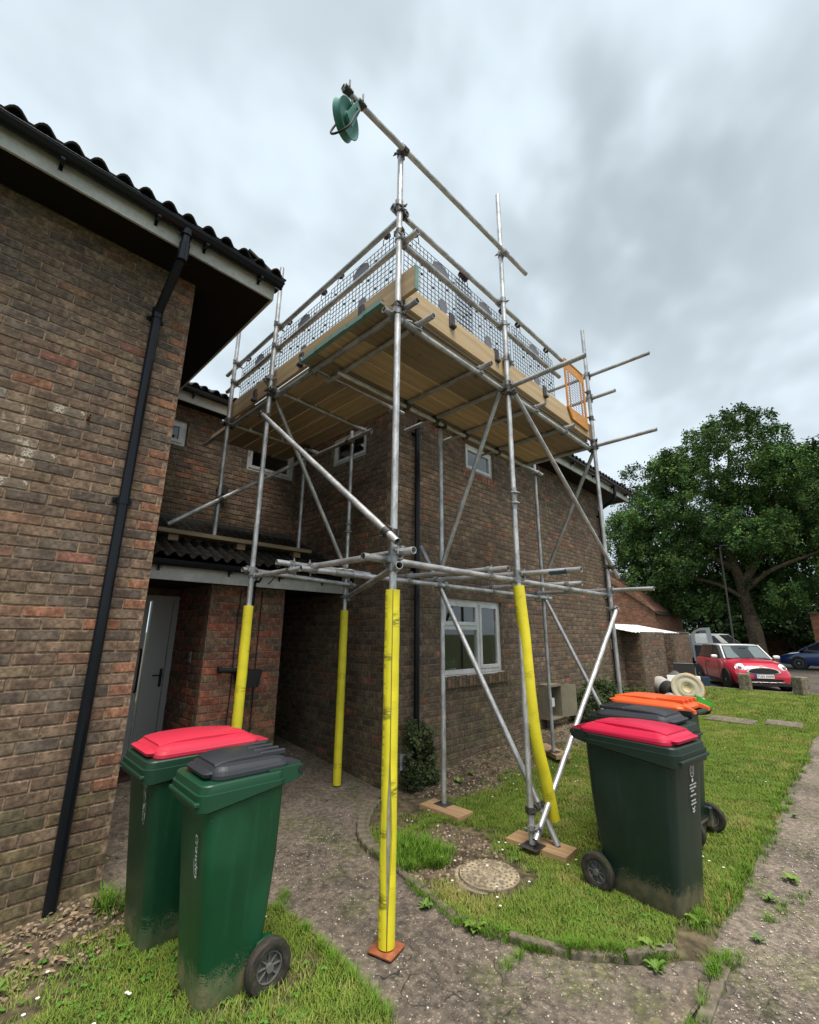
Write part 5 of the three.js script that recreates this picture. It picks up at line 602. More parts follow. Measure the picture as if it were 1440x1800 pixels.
const crest = print(256, 512, (x) => { x.lineWidth = 7; x.beginPath(); x.ellipse(128, 80, 42, 56, 0, 0, 6.3); x.stroke(); x.lineWidth = 5; x.beginPath(); x.ellipse(128, 76, 20, 30, 0, 0, 6.3); x.stroke(); x.beginPath(); x.arc(128, 166, 17, 0, 6.3); x.fill(); [[60, 196, 66], [140, 196, 64], [56, 224, 78], [142, 224, 60], [84, 252, 70], [70, 290, 52], [130, 290, 58], [84, 336, 92], [74, 364, 110]].forEach(([a, y, l]) => { for (let k = 0; k < l; k += 9) x.fillRect(a + k, y, 6, 11 + (k * 7 % 5)); }); x.lineWidth = 9; x.beginPath(); x.moveTo(98, 402); x.lineTo(120, 422); x.lineTo(158, 398); x.stroke(); x.beginPath(); x.moveTo(104, 432); x.lineTo(126, 444); x.lineTo(154, 428); x.stroke(); });
const script = print(256, 512, (x) => { x.save(); x.translate(128, 20); x.rotate(Math.PI / 2); x.font = 'italic bold 120px serif'; x.fillText('Crawley', 6, 42); x.lineWidth = 9; x.beginPath(); x.moveTo(300, 76); x.quadraticCurveTo(380, 96, 452, 62); x.stroke(); x.restore(); const r = rng(3); x.fillStyle = '#000'; for (let i = 0; i < 170; i++) x.fillRect(r() * 256, r() * 330, 3 + r() * 16, 2 + r() * 5); });
const peel = print(128, 512, (x) => { x.fillRect(20, 4, 90, 430); x.fillStyle = '#000'; const r = rng(6); for (let i = 0; i < 300; i++) { x.globalAlpha = 0.55 + 0.45 * r(); x.fillRect(18 + r() * 92, r() * 450, 2 + r() * 14, 8 + r() * 46); } x.globalAlpha = 1; x.beginPath(); x.moveTo(10, 470); x.lineTo(40, 360); x.lineTo(60, 440); x.lineTo(110, 330); x.lineTo(120, 470); x.fill(); });
bin({ label: 'dark green wheelie bin with pinkish red lid and worn sticker beside the brick corner', pos: [1.315, 0.0, -3.16], turn: -Math.PI / 2 - 0.02, w: 0.49, d: 0.72, rimH: 0.915, body: dirtB, lid: RED, style: { tone: 'b', setback: 0.03, crown: 0.024 }, ink: { t: peel, x: 0.145, y: 0.7, w: 0.07, h: 0.24, q: 0.6, label: 'peeling pale sticker' } });
bin({ label: 'bright green wheelie bin with black lid and white script mark beside the porch path', pos: [1.28, 0.0, -2.525], turn: -Math.PI / 2 - 0.04, w: 0.43, d: 0.53, rimH: 0.912, body: dirtA, lid: DARK, style: { tone: 'a', setback: 0.05, crown: 0.022, ribs: true }, ink: { t: script, x: 0.1, y: 0.63, w: 0.09, h: 0.2, q: 0.62, label: 'white script lettering' } });
bin({ label: 'dark green wheelie bin with crimson lid and white printed crest on the lawn', pos: [3.61, 0.005, -1.285], turn: -0.14, w: 0.47, d: 0.73, rimH: 0.93, body: dirtC, lid: [0.5, 0.012, 0.055], style: { tone: 'c', setback: 0.03, crown: 0.024 }, ink: { t: crest, x: 0.045, y: 0.68, w: 0.17, h: 0.34, q: 0.7, label: 'white printed crest and small lettering' } });
bin({ label: 'green wheelie bin with black lid standing between the crimson and orange lidded bins', pos: [4.2, 0.01, -1.43], turn: -0.1, w: 0.47, d: 0.70, rimH: 0.94, body: dirtC, lid: DARK, style: { tone: 'c', setback: 0.06, crown: 0.03, ribs: true } });
bin({ label: 'wheelie bin with bright orange lid turned handle towards the footpath', pos: [4.80, 0.02, -1.50], turn: Math.PI - 0.1, w: 0.48, d: 0.73, rimH: 0.97, body: dirtC, lid: ORANGE, style: { tone: 'c', setback: 0.02, crown: 0.026, ribs: true } });
// ---------------------------------------------------------------- beyond the house: garden wall, junk, road, cars, trees
const farBrick = tex(512, 512, (u, v) => { const R = 48, row = Math.floor(v * R), x = u * 16 + (row % 2) * 0.5, c = Math.floor(x), fx = x - c, fy = v * R - row, mo = fy < 0.15 || fx < 0.05, k = hash(c % 16, row, 3), n = fbm(u, v, 40, 3, 401); return mo ? [0.55, 0.5, 0.43] : [0.5 + 0.22 * k + 0.2 * (n - 0.5), 0.39 + 0.12 * k + 0.2 * (n - 0.5), 0.32 + 0.1 * k + 0.2 * (n - 0.5)]; });
const farBrickMat = mat(0.72, 0.62, 0.56, 0.95, { map: rep(farBrick, 1 / 3.6), bumpMap: grainB, bumpScale: 0.004 });
{
  const gw = (label, faces, seed) => { const t = thing('garden_wall', label, 'wall', [0, 0, 0], 0, 'brick garden walls beside the house'); faces.forEach((f, i) => brickFace(t, { pal: 'right', seed: seed + i, k0: 0, thick: 0.1, ...f })); return t; };
  const w1 = gw('lit stretch of brick garden wall joining the far house corner', [{ o: [10.4, 0, -4.6], u: [1, 0], n: [0, 1], L: 2.6, H: 1.725 }], 51); part(w1, 'coping', bx2(10.4, 13.0, 1.725, 1.78, -4.75, -4.585), MT.concrete);
  const w2 = gw('dark brick garden wall section behind the junk pile under a white sheet', [{ o: [12.72, 0, -4.12], u: [1, 0], n: [0, 1], L: 1.85, H: 1.725 }, { o: [12.72, 0, -4.12], u: [0, -1], n: [-1, 0], inset: 0.032, L: 0.5, H: 1.725 }], 53);
  const w3 = gw('end section of brick garden wall next to the road', [{ o: [17.6, 0, -4.65], u: [1, 0], n: [0, 1], L: 1.9, H: 1.725 }, { o: [17.6, 0, -4.65], u: [0, -1], n: [-1, 0], inset: 0.032, L: 0.9, H: 1.725 }, { o: [19.5, 0, -4.65], u: [0, -1], n: [1, 0], inset: 0.032, L: 4, H: 1.725 }], 56); part(w3, 'coping', bx2(17.58, 19.52, 1.725, 1.76, -4.78, -4.63), MT.concrete);
  const g = thing('gap_shade_panel', 'added dark board panel standing in for shade in the gap between garden wall sections', 'gate', [16.1, 0, -5.3]); for (let i = 0; i < 24; i++) part(g, 'board', bx2(-1.6 + i * 0.132, -1.6 + i * 0.132 + 0.125, 0.05, 1.68, -0.012, 0.012), MT.timber); part(g, 'rail', M([bx2(-1.6, 1.55, 0.3, 0.4, -0.05, -0.0125), bx2(-1.6, 1.55, 1.3, 1.4, -0.05, -0.0125)]), MT.timber);  // board panel added so the gap between walls reads as shade
  const s = thing('plastic_sheet', 'white plastic roofing sheet lying sloped on top of the garden wall', 'sheet', [14.2, 1.83, -4.72]), wav = []; for (let i = 0; i <= 60; i++) wav.push([i / 60 * 4.0 - 2, 0.012 * Math.sin(i * 1.57)]); part(s, 'sheet', tri(new THREE.ExtrudeGeometry(new THREE.Shape([...wav, ...wav.slice().reverse().map(([x, y]) => [x, y - 0.008])].map((p) => new THREE.Vector2(...p))), { depth: 1.2, bevelEnabled: false }).translate(0, 0, -0.6).rotateX(0.2)), mat(0.75, 0.77, 0.78, 0.4));
}
{ // junk dumped against the wall
  const J = 'junk heap by the garden wall';
  const drum = (label, pos, rx, ry, mats) => { const t = thing('old_cylinder', label, 'drum', pos, 0, J), o = new THREE.Euler(rx, ry, 0, 'YXZ'); [[0.29, 0.3, mats[0]], [0.0, 0.29, mats[1]]].forEach(([a, b, m], i) => { const g = i ? lathe([[0.001, -0.3], [0.14, -0.29], [0.2, -0.25], [0.215, -0.2], [0.215, 0.0]], 28) : lathe([[0.217, 0.0], [0.22, 0.02], [0.22, 0.3], [0.2, 0.36], [0.001, 0.38]], 28); g.rotateX(Math.PI / 2); const e = part(t, i ? 'domed_end' : 'jacket', g, m); e.rotation.copy(o); }); };
  drum('white jacketed old boiler cylinder with black domed end on the junk heap', [13.35, 0.32, -3.86], -0.25, 2.45, [mat(0.6, 0.59, 0.56, 0.7, { map: plasT }), mat(0.025, 0.025, 0.023, 0.7, { map: plasT })]);
  const d2 = thing('rubble_sack', 'crumpled grey-white sack at the foot of the junk heap', 'sack', [12.95, 0.12, -3.72], 0.5, J), sg = G(new THREE.IcosahedronGeometry(0.2, 4)); { const p = sg.attributes.position; for (let i = 0; i < p.count; i++) { const k = 0.75 + 0.5 * nf(p.getX(i) * 9 + 20, p.getY(i) * 9 + p.getZ(i) * 7 + 20, 61); p.setXYZ(i, p.getX(i) * k * 1.3, Math.max(p.getY(i) * k * 0.7, -0.11), p.getZ(i) * k); } sg.computeVertexNormals(); } part(d2, 'sack', sg, mat(0.42, 0.41, 0.38, 0.8, { map: plasT }));
  const d3 = thing('grey_tub', 'dark grey plastic tub behind the white cylinder on the heap', 'tub', [13.75, 0.42, -3.9], 0, J); part(d3, 'tub', lathe([[0.001, 0], [0.18, 0], [0.22, 0.3], [0.23, 0.3], [0.19, -0.01], [0.001, -0.01]], 24).rotateX(1.2).rotateY(0.8), mat(0.12, 0.12, 0.12, 0.6));
  const rl = thing('hose_reel', 'large cream round flanged reel leaning on the junk heap', 'reel', [13.25, 0.36, -3.38], 0, J), cm = mat(0.58, 0.53, 0.38, 0.65, { map: plasT }), q = new THREE.Euler(-0.28, -1.2, 0, 'YXZ');
  const a = part(rl, 'flange', lathe([[0.12, 0.14], [0.13, 0.17], [0.2, 0.17], [0.21, 0.15], [0.27, 0.15], [0.28, 0.17], [0.34, 0.17], [0.355, 0.14], [0.34, 0.1], [0.12, 0.1], [0.12, 0.14]], 40).rotateX(Math.PI / 2), cm), b = part(rl, 'hub', lathe([[0.001, 0.11], [0.08, 0.12], [0.1, 0.155], [0.12, 0.155], [0.125, 0.1]], 28).rotateX(Math.PI / 2), mat(0.5, 0.42, 0.25, 0.6)), c = part(rl, 'wound_hose', M(Array.from({ length: 7 }, (_, i) => G(new THREE.TorusGeometry(0.31, 0.028, 8, 40)).translate(0, 0, 0.08 - i * 0.042))), mat(0.62, 0.6, 0.52, 0.6)), e = part(rl, 'rust_rim', G(new THREE.TorusGeometry(0.36, 0.012, 6, 40, 2.2)).rotateZ(-0.6).translate(0, 0, 0.13), mat(0.45, 0.17, 0.05, 0.8)), f = part(rl, 'back_plate', rbox(0.74, 0.7, 0.03, 0.02, 0, 0.02, -0.22), mat(0.66, 0.68, 0.68, 0.5));
  for (const m of [a, b, c, e, f]) m.rotation.copy(q);
  const gg = mat(0.06, 0.42, 0.04, 0.4), g1 = thing('green_bottle', 'long bright green plastic tube lying in front of the reel', 'tube', [12.9, 0.08, -3.46], 0, J); part(g1, 'tube', lathe([[0.001, -0.22], [0.05, -0.22], [0.06, -0.2], [0.06, 0.16], [0.03, 0.2], [0.03, 0.24], [0.001, 0.24]], 18).rotateX(1.35).rotateY(1.0), mat(0.2, 0.5, 0.12, 0.4));
  const g2 = thing('green_crate', 'bright green plastic crate tipped over on the grass by the reel', 'crate', [12.9, 0.11, -3.02], 0.5, J), cr = []; for (let i = 0; i < 5; i++) cr.push(bx2(-0.2, 0.2, -0.09 + i * 0.045, -0.07 + i * 0.045, -0.13, -0.115), bx2(-0.2, 0.2, -0.09 + i * 0.045, -0.07 + i * 0.045, 0.115, 0.13)); for (const x of [-0.2, 0.0, 0.2]) cr.push(bx2(x - 0.012, x + 0.012, -0.1, 0.12, -0.135, -0.11), bx2(x - 0.012, x + 0.012, -0.1, 0.12, 0.11, 0.135)); cr.push(bx2(-0.2, 0.2, -0.1, -0.085, -0.12, 0.12), bx2(-0.21, -0.195, -0.1, 0.1, -0.12, 0.12), bx2(0.195, 0.21, -0.1, 0.1, -0.12, 0.12)); part(g2, 'crate', M(cr).rotateX(0.5), gg);
  const g3 = thing('green_tray', 'flat green plastic tray under the reel', 'tray', [12.95, 0.04, -3.25], 0.2, J); part(g3, 'tray', M([rbox(0.3, 0.015, 0.22, 0.006), rbox(0.3, 0.05, 0.015, 0.006, 0, 0.02, 0.105), rbox(0.3, 0.05, 0.015, 0.006, 0, 0.02, -0.105), rbox(0.015, 0.05, 0.2, 0.006, 0.145, 0.02, 0), rbox(0.015, 0.05, 0.2, 0.006, -0.145, 0.02, 0)]).rotateX(0.15), gg);
  const tv = thing('black_panel', 'flat black screen panel leaning upright behind the junk', 'panel', [14.6, 0.46, -3.72], -1.35, J); part(tv, 'casing', rbox(0.5, 0.9, 0.06, 0.015).rotateX(-0.15), MT.blackMatt); part(tv, 'bezel', M([bx2(-0.24, 0.24, 0.43, 0.445, 0.02, 0.038)]).rotateX(-0.15), mat(0.3, 0.3, 0.3, 0.5));
  const bc = thing('blue_crate', 'small dark blue crate on the kerb beside the garden wall end', 'crate', [18.35, 0.0, -4.1], 0.2, J); part(bc, 'crate', M([rbox(0.34, 0.03, 0.28, 0.01, 0, 0.02, 0), rbox(0.34, 0.28, 0.02, 0.008, 0, 0.16, 0.13), rbox(0.34, 0.28, 0.02, 0.008, 0, 0.16, -0.13), rbox(0.02, 0.28, 0.26, 0.008, 0.16, 0.16, 0), rbox(0.02, 0.28, 0.26, 0.008, -0.16, 0.16, 0)]), mat(0.02, 0.05, 0.09, 0.5));
  for (const [x, z, h, k] of [[17.75, -2.9, 0.55, 0], [17.65, -1.57, 0.55, 1]]) { const t = thing('stone_bollard', k ? 'squat stone bollard at the kerb under the red car number plate side' : 'squat stone bollard at the kerb under the red car headlight', 'bollard', [x, 0, z], k, 'stone bollards along the kerb'); part(t, 'stone', rbox(0.3, h, 0.3, 0.03, 0, h / 2 - 0.03, 0, 3), mat(0.48, 0.44, 0.36, 0.95, { map: mortarT, bumpMap: grainB, bumpScale: 0.006 })); }
}
// ---- cars: local +z = front
const tyreM = mat(0.02, 0.02, 0.02, 0.85), alloyM = mat(0.3, 0.3, 0.31, 0.4, { metalness: 0.6 }), scr = phys(0.02, 0.025, 0.028, 0.04, {}), screenM = phys(0.12, 0.15, 0.16, 0.06, {}), chrome = mat(0.65, 0.65, 0.66, 0.15, { metalness: 0.9 });
function carBody(st, n = 20) { return loft(st.map(([z, hw, y0, y1, round = 0.14, tuck = 0.06]) => { const p = []; const pr = [[-hw + tuck, y0], [-hw, y0 + 0.12], [-hw - 0.01, mix(y0, y1, 0.55)], [-hw + 0.02, y1 - round * 0.7], [-hw + round * 0.4, y1 - round * 0.18], [-hw + round * 1.3, y1], [-hw * 0.5, y1 + 0.02], [0, y1 + 0.03]]; for (const q of pr) p.push(V(q[0], q[1], z)); for (const q of pr.slice(0, -1).reverse()) p.push(V(-q[0], q[1], z)); return p; })); }
function carWheels(t, pts, R, hw) { const [ty, ri] = wheel(R, 0.2, 7); for (const [x, z] of pts) { const w = part(t, 'wheel', ty, tyreM); w.position.set(x, R, z); if (x < 0) w.rotation.y = Math.PI; part(w, 'rim', ri, alloyM); } }
const archG = (R) => lathe([[R * 1.0, -0.02], [R * 1.2, -0.02], [R * 1.2, 0.02], [R * 1.0, 0.02], [R * 1.0, -0.02]], 28).rotateZ(Math.PI / 2), wellG = (R) => lathe([[0.001, 0], [R * 1.1, 0], [R * 1.1, 0.02], [0.001, 0.02]], 24).rotateZ(Math.PI / 2);
const quad = (a, b, c, d) => { const g = new THREE.BufferGeometry(), n = V(...b).sub(V(...a)).cross(V(...d).sub(V(...a))).normalize().multiplyScalar(0.006), A = [a, b, c, d].map((p) => V(...p)), B = A.map((p) => p.clone().sub(n)), pos = [], q = (...v) => [v[0], v[1], v[2], v[0], v[2], v[3]].forEach((p) => pos.push(p.x, p.y, p.z)); q(...A); q(...B.slice().reverse()); for (let i = 0; i < 4; i++) { const j = (i + 1) % 4; q(A[i], B[i], B[j], A[j]); } g.setAttribute('position', new THREE.Float32BufferAttribute(pos, 3)); g.computeVertexNormals(); return tri(g); };
{ // red hatchback with white roof
  const t = thing('parked_car', 'red hatchback with white roof and mirrors parked nose-on at the kerb', 'car', [20.15, -0.05, -3.42], -2.1 + 0.0), paint = phys(0.5, 0.014, 0.045, 0.3, { clearcoat: 1, clearcoatRoughness: 0.05 }), wh = phys(0.72, 0.73, 0.72, 0.3, { clearcoat: 1 });
  t.rotation.y = Math.atan2(-0.86, 0.5);
  part(t, 'body', carBody([[-1.84, 0.66, 0.36, 0.72], [-1.8, 0.74, 0.28, 0.86], [-1.62, 0.8, 0.22, 0.92], [-1.1, 0.83, 0.2, 0.95], [0, 0.84, 0.2, 0.94], [0.75, 0.84, 0.2, 0.94], [0.98, 0.83, 0.2, 0.93, 0.2], [1.3, 0.82, 0.22, 0.89, 0.24], [1.55, 0.8, 0.22, 0.84, 0.26], [1.7, 0.77, 0.22, 0.77, 0.24], [1.79, 0.73, 0.24, 0.66, 0.2], [1.83, 0.66, 0.28, 0.56, 0.15]]), paint);
  part(t, 'sill_trim', M([bx2(-0.855, -0.80, 0.16, 0.27, -1.6, 1.5), bx2(0.80, 0.855, 0.16, 0.27, -1.6, 1.5), rbox(1.4, 0.12, 0.12, 0.03, 0, 0.22, 1.77)]), MT.blackMatt);
  const r = [[0.7, -1.68], [0.74, 0.0], [0.7, 0.84]], base = [V(-0.66, 0.93, -1.7), V(-0.74, 0.94, -0.9), V(-0.75, 0.94, 0.3), V(-0.69, 0.93, 0.9), V(0, 0.95, 0.98), V(0.69, 0.93, 0.9), V(0.75, 0.94, 0.3), V(0.74, 0.94, -0.9), V(0.66, 0.93, -1.7), V(0, 0.94, -1.76)], top = [V(-0.53, 1.37, -1.46), V(-0.6, 1.38, -0.9), V(-0.61, 1.38, 0.0), V(-0.57, 1.36, 0.34), V(0, 1.375, 0.38), V(0.57, 1.36, 0.34), V(0.61, 1.38, 0.0), V(0.6, 1.38, -0.9), V(0.53, 1.37, -1.46), V(0, 1.38, -1.5)];
  part(t, 'side_glass', loft([base, top]), scr); part(t, 'windscreen', quad([-0.63, 0.965, 0.925], [0.63, 0.965, 0.925], [0.53, 1.335, 0.405], [-0.53, 1.335, 0.405]), screenM);
  part(t, 'roof', loft([top.map((p) => V(p.x * 1.03, p.y - 0.015, p.z * 1.01)), top.map((p) => V(p.x * 1.03, p.y + 0.012, p.z * 1.01)), top.map((p) => V(p.x * 0.9, p.y + 0.035, p.z * 0.92))]), wh);
  for (const s of [-1, 1]) { part(t, 'roof_pillar', M([rod(V(s * 0.69, 0.94, 0.9), V(s * 0.575, 1.37, 0.35), 0.026)]), wh); part(t, 'roof_pillar', M([rod(V(s * 0.755, 0.94, -0.15), V(s * 0.615, 1.37, -0.2), 0.022)]), MT.blackMatt); const m = part(t, 'mirror', rbox(0.2, 0.12, 0.1, 0.05, s * 0.93, 1.0, 0.68, 3), wh); part(m, 'mirror_arm', rbox(0.12, 0.03, 0.04, 0.01, s * 0.82, 0.96, 0.68), MT.blackMatt);
    const h = part(t, 'headlight', G(new THREE.SphereGeometry(0.13, 20, 14)).scale(0.92, 1.05, 0.5).rotateX(-0.55).rotateY(s * 0.45).translate(s * 0.59, 0.71, 1.69), phys(0.75, 0.77, 0.77, 0.12, { clearcoat: 1 })); part(h, 'chrome_ring', G(new THREE.TorusGeometry(0.128, 0.014, 8, 28)).scale(0.92, 1.05, 1).rotateX(-0.55).rotateY(s * 0.45).translate(s * 0.6, 0.712, 1.7), chrome); part(h, 'lens', G(new THREE.SphereGeometry(0.06, 14, 10)).translate(s * 0.6, 0.71, 1.735), mat(0.2, 0.22, 0.24, 0.2));
    part(t, 'fog_light', M([G(new THREE.TorusGeometry(0.055, 0.012, 8, 20)).translate(s * 0.58, 0.42, 1.81), G(new THREE.CylinderGeometry(0.05, 0.05, 0.02, 18)).rotateX(Math.PI / 2).translate(s * 0.58, 0.42, 1.805)]), chrome); for (const z of [1.2, -1.26]) { part(t, 'wheel_arch', archG(0.3).translate(s * 0.842, 0.3, z), MT.blackMatt); part(t, 'wheel_well', wellG(0.3).translate(s * 0.836, 0.3, z), tyreM); } }
  for (const s of [-1, 1]) part(t, 'door_seam', M([bx2(s * 0.846 - 0.004, s * 0.846 + 0.004, 0.3, 0.9, 0.72, 0.732), bx2(s * 0.846 - 0.004, s * 0.846 + 0.004, 0.3, 0.9, -0.5, -0.488), rbox(0.03, 0.03, 0.16, 0.008, s * 0.85, 0.8, -0.3)]), MT.blackMatt);
  carWheels(t, [[0.775, 1.2], [-0.775, 1.2], [0.775, -1.26], [-0.775, -1.26]], 0.3);
  const gs = (k) => { const s = new THREE.Shape(); s.moveTo(-0.43 * k, 0.0); s.quadraticCurveTo(-0.4 * k, 0.115 * k, 0, 0.125 * k); s.quadraticCurveTo(0.4 * k, 0.115 * k, 0.43 * k, 0); s.quadraticCurveTo(0.38 * k, -0.06 * k, 0, -0.06 * k); s.quadraticCurveTo(-0.38 * k, -0.06 * k, -0.43 * k, 0); return s; };
  const gr = part(t, 'grille', tri(new THREE.ExtrudeGeometry(gs(1.08), { depth: 0.02, bevelEnabled: false }).translate(0, 0.59, 1.825)), mat(0.7, 0.7, 0.7, 0.25)); part(gr, 'grille_insert', tri(new THREE.ExtrudeGeometry(gs(0.96), { depth: 0.012, bevelEnabled: false }).translate(0, 0.592, 1.84)), MT.blackMatt);
  part(t, 'lower_intake', M([rbox(1.0, 0.07, 0.03, 0.01, 0, 0.335, 1.822), rbox(1.05, 0.012, 0.03, 0.004, 0, 0.38, 1.834)]), MT.blackMatt); part(t, 'bumper_trim', rbox(1.0, 0.014, 0.02, 0.005, 0, 0.285, 1.838), chrome); part(t, 'bonnet_badge', rbox(0.13, 0.028, 0.02, 0.008, 0, 0.755, 1.755), chrome);
  const plate = document.createElement('canvas'); plate.width = 512; plate.height = 112; const x = plate.getContext('2d'); x.fillStyle = '#e8eaea'; x.fillRect(0, 0, 512, 112); x.fillStyle = '#1b3b9a'; x.fillRect(0, 0, 52, 112); x.fillStyle = '#111'; x.font = 'bold 92px sans-serif'; x.fillText('YL03 XWW', 62, 90, 440); const pt = new THREE.CanvasTexture(plate); pt.colorSpace = THREE.SRGBColorSpace;
  const pl = part(t, 'number_plate', new THREE.BoxGeometry(0.52, 0.112, 0.012).translate(0, 0.46, 1.848), [MT.white, MT.white, MT.white, MT.white, new THREE.MeshStandardMaterial({ map: pt, roughness: 0.4 }), MT.white]);
  part(t, 'wiper', M([rod(V(-0.4, 0.975, 0.95), V(0.05, 0.985, 0.955), 0.008), rod(V(0.1, 0.98, 0.955), V(0.52, 0.985, 0.93), 0.008)]), MT.blackMatt); part(t, 'interior_mirror', rbox(0.2, 0.06, 0.02, 0.01, 0.02, 1.27, 0.52), MT.blackMatt);
}
{ // dark blue car side-on
  const t = thing('parked_car', 'dark blue car parked side-on beyond the red one', 'car', [33.0, -0.05, -1.45], Math.PI), paint = phys(0.008, 0.032, 0.13, 0.3, { clearcoat: 1, clearcoatRoughness: 0.05 });
  part(t, 'body', carBody([[-2.1, 0.66, 0.4, 0.8], [-2.0, 0.8, 0.3, 0.95], [-1.2, 0.87, 0.24, 0.97], [0, 0.88, 0.22, 0.95], [0.9, 0.87, 0.22, 0.93, 0.2], [1.6, 0.83, 0.24, 0.82, 0.24], [2.05, 0.74, 0.28, 0.68, 0.2], [2.14, 0.6, 0.34, 0.58]]), paint);
  const base = [V(-0.7, 0.96, -1.8), V(-0.78, 0.96, -0.5), V(-0.78, 0.95, 0.6), V(-0.7, 0.93, 1.25), V(0.7, 0.93, 1.25), V(0.78, 0.95, 0.6), V(0.78, 0.96, -0.5), V(0.7, 0.96, -1.8)], top = [V(-0.56, 1.4, -1.2), V(-0.6, 1.42, -0.5), V(-0.6, 1.42, 0.1), V(-0.56, 1.4, 0.35), V(0.56, 1.4, 0.35), V(0.6, 1.42, 0.1), V(0.6, 1.42, -0.5), V(0.56, 1.4, -1.2)];
  part(t, 'side_glass', loft([base, top]), scr); part(t, 'windscreen', quad([-0.64, 0.96, 1.23], [0.64, 0.96, 1.23], [0.52, 1.38, 0.42], [-0.52, 1.38, 0.42]), screenM); part(t, 'roof', loft([top.map((p) => V(p.x * 1.03, p.y - 0.01, p.z)), top.map((p) => V(p.x * 1.03, p.y + 0.012, p.z)), top.map((p) => V(p.x * 0.9, p.y + 0.03, p.z * 0.93))]), paint);
  for (const s of [-1, 1]) { part(t, 'roof_pillar', rod(V(s * 0.71, 0.94, 1.23), V(s * 0.57, 1.4, 0.37), 0.03), paint); part(t, 'roof_pillar', rod(V(s * 0.79, 0.95, -0.1), V(s * 0.61, 1.41, -0.15), 0.03), paint); part(t, 'mirror', rbox(0.18, 0.12, 0.1, 0.04, s * 0.96, 1.02, 0.85), paint); for (const z of [1.3, -1.25]) part(t, 'wheel_well', wellG(0.32).translate(s * 0.876, 0.32, z), tyreM); }
  part(t, 'window_trim', M([-1, 1].map((s) => bx2(s * 0.86 - 0.01, s * 0.86 + 0.01, 0.945, 0.965, -1.6, 1.0))), chrome); carWheels(t, [[0.82, 1.3], [-0.82, 1.3], [0.82, -1.25], [-0.82, -1.25]], 0.32);
}
{ // white panel van
  const t = thing('parked_van', 'small white van with sloping bonnet parked behind the red car', 'van', [41.0, -0.05, -8.0], 0.0), wh = phys(0.66, 0.67, 0.67, 0.35, { clearcoat: 1 }); t.rotation.y = -0.35;
  part(t, 'body', carBody([[-2.1, 0.8, 0.35, 1.0], [-1.6, 0.88, 0.25, 1.05], [0, 0.9, 0.25, 1.05], [0.9, 0.89, 0.25, 1.04, 0.2], [1.6, 0.86, 0.28, 0.95, 0.26], [2.05, 0.78, 0.3, 0.76, 0.22], [2.15, 0.66, 0.36, 0.6]]), wh);
  const base = [V(-0.84, 1.05, -2.05), V(-0.85, 1.05, 0.6), V(-0.78, 1.02, 1.35), V(0.78, 1.02, 1.35), V(0.85, 1.05, 0.6), V(0.84, 1.05, -2.05)], top = [V(-0.72, 1.8, -1.95), V(-0.72, 1.84, 0.0), V(-0.66, 1.78, 0.5), V(0.66, 1.78, 0.5), V(0.72, 1.84, 0.0), V(0.72, 1.8, -1.95)];
  part(t, 'cabin', loft([base, top]), wh); part(t, 'windscreen', quad([-0.7, 1.07, 1.325], [0.7, 1.07, 1.325], [0.6, 1.74, 0.56], [-0.6, 1.74, 0.56]), scr); for (const s of [-1, 1]) { const w = [[s * 0.85, 1.1, 0.9], [s * 0.86, 1.1, -0.1], [s * 0.745, 1.68, -0.1], [s * 0.75, 1.68, 0.3]]; part(t, 'side_window', s > 0 ? quad(...w) : quad(...w.reverse()), scr); part(t, 'side_strip', bx2(s * 0.9 - 0.012, s * 0.9 + 0.012, 0.55, 0.63, -1.9, 1.0), MT.blackMatt); part(t, 'headlight', rbox(0.26, 0.16, 0.1, 0.04, s * 0.62, 0.82, 1.98), chrome); for (const z of [1.35, -1.3]) part(t, 'wheel_well', wellG(0.32).translate(s * 0.892, 0.32, z), tyreM); } carWheels(t, [[0.83, 1.35], [-0.83, 1.35], [0.83, -1.3], [-0.83, -1.3]], 0.32);
}
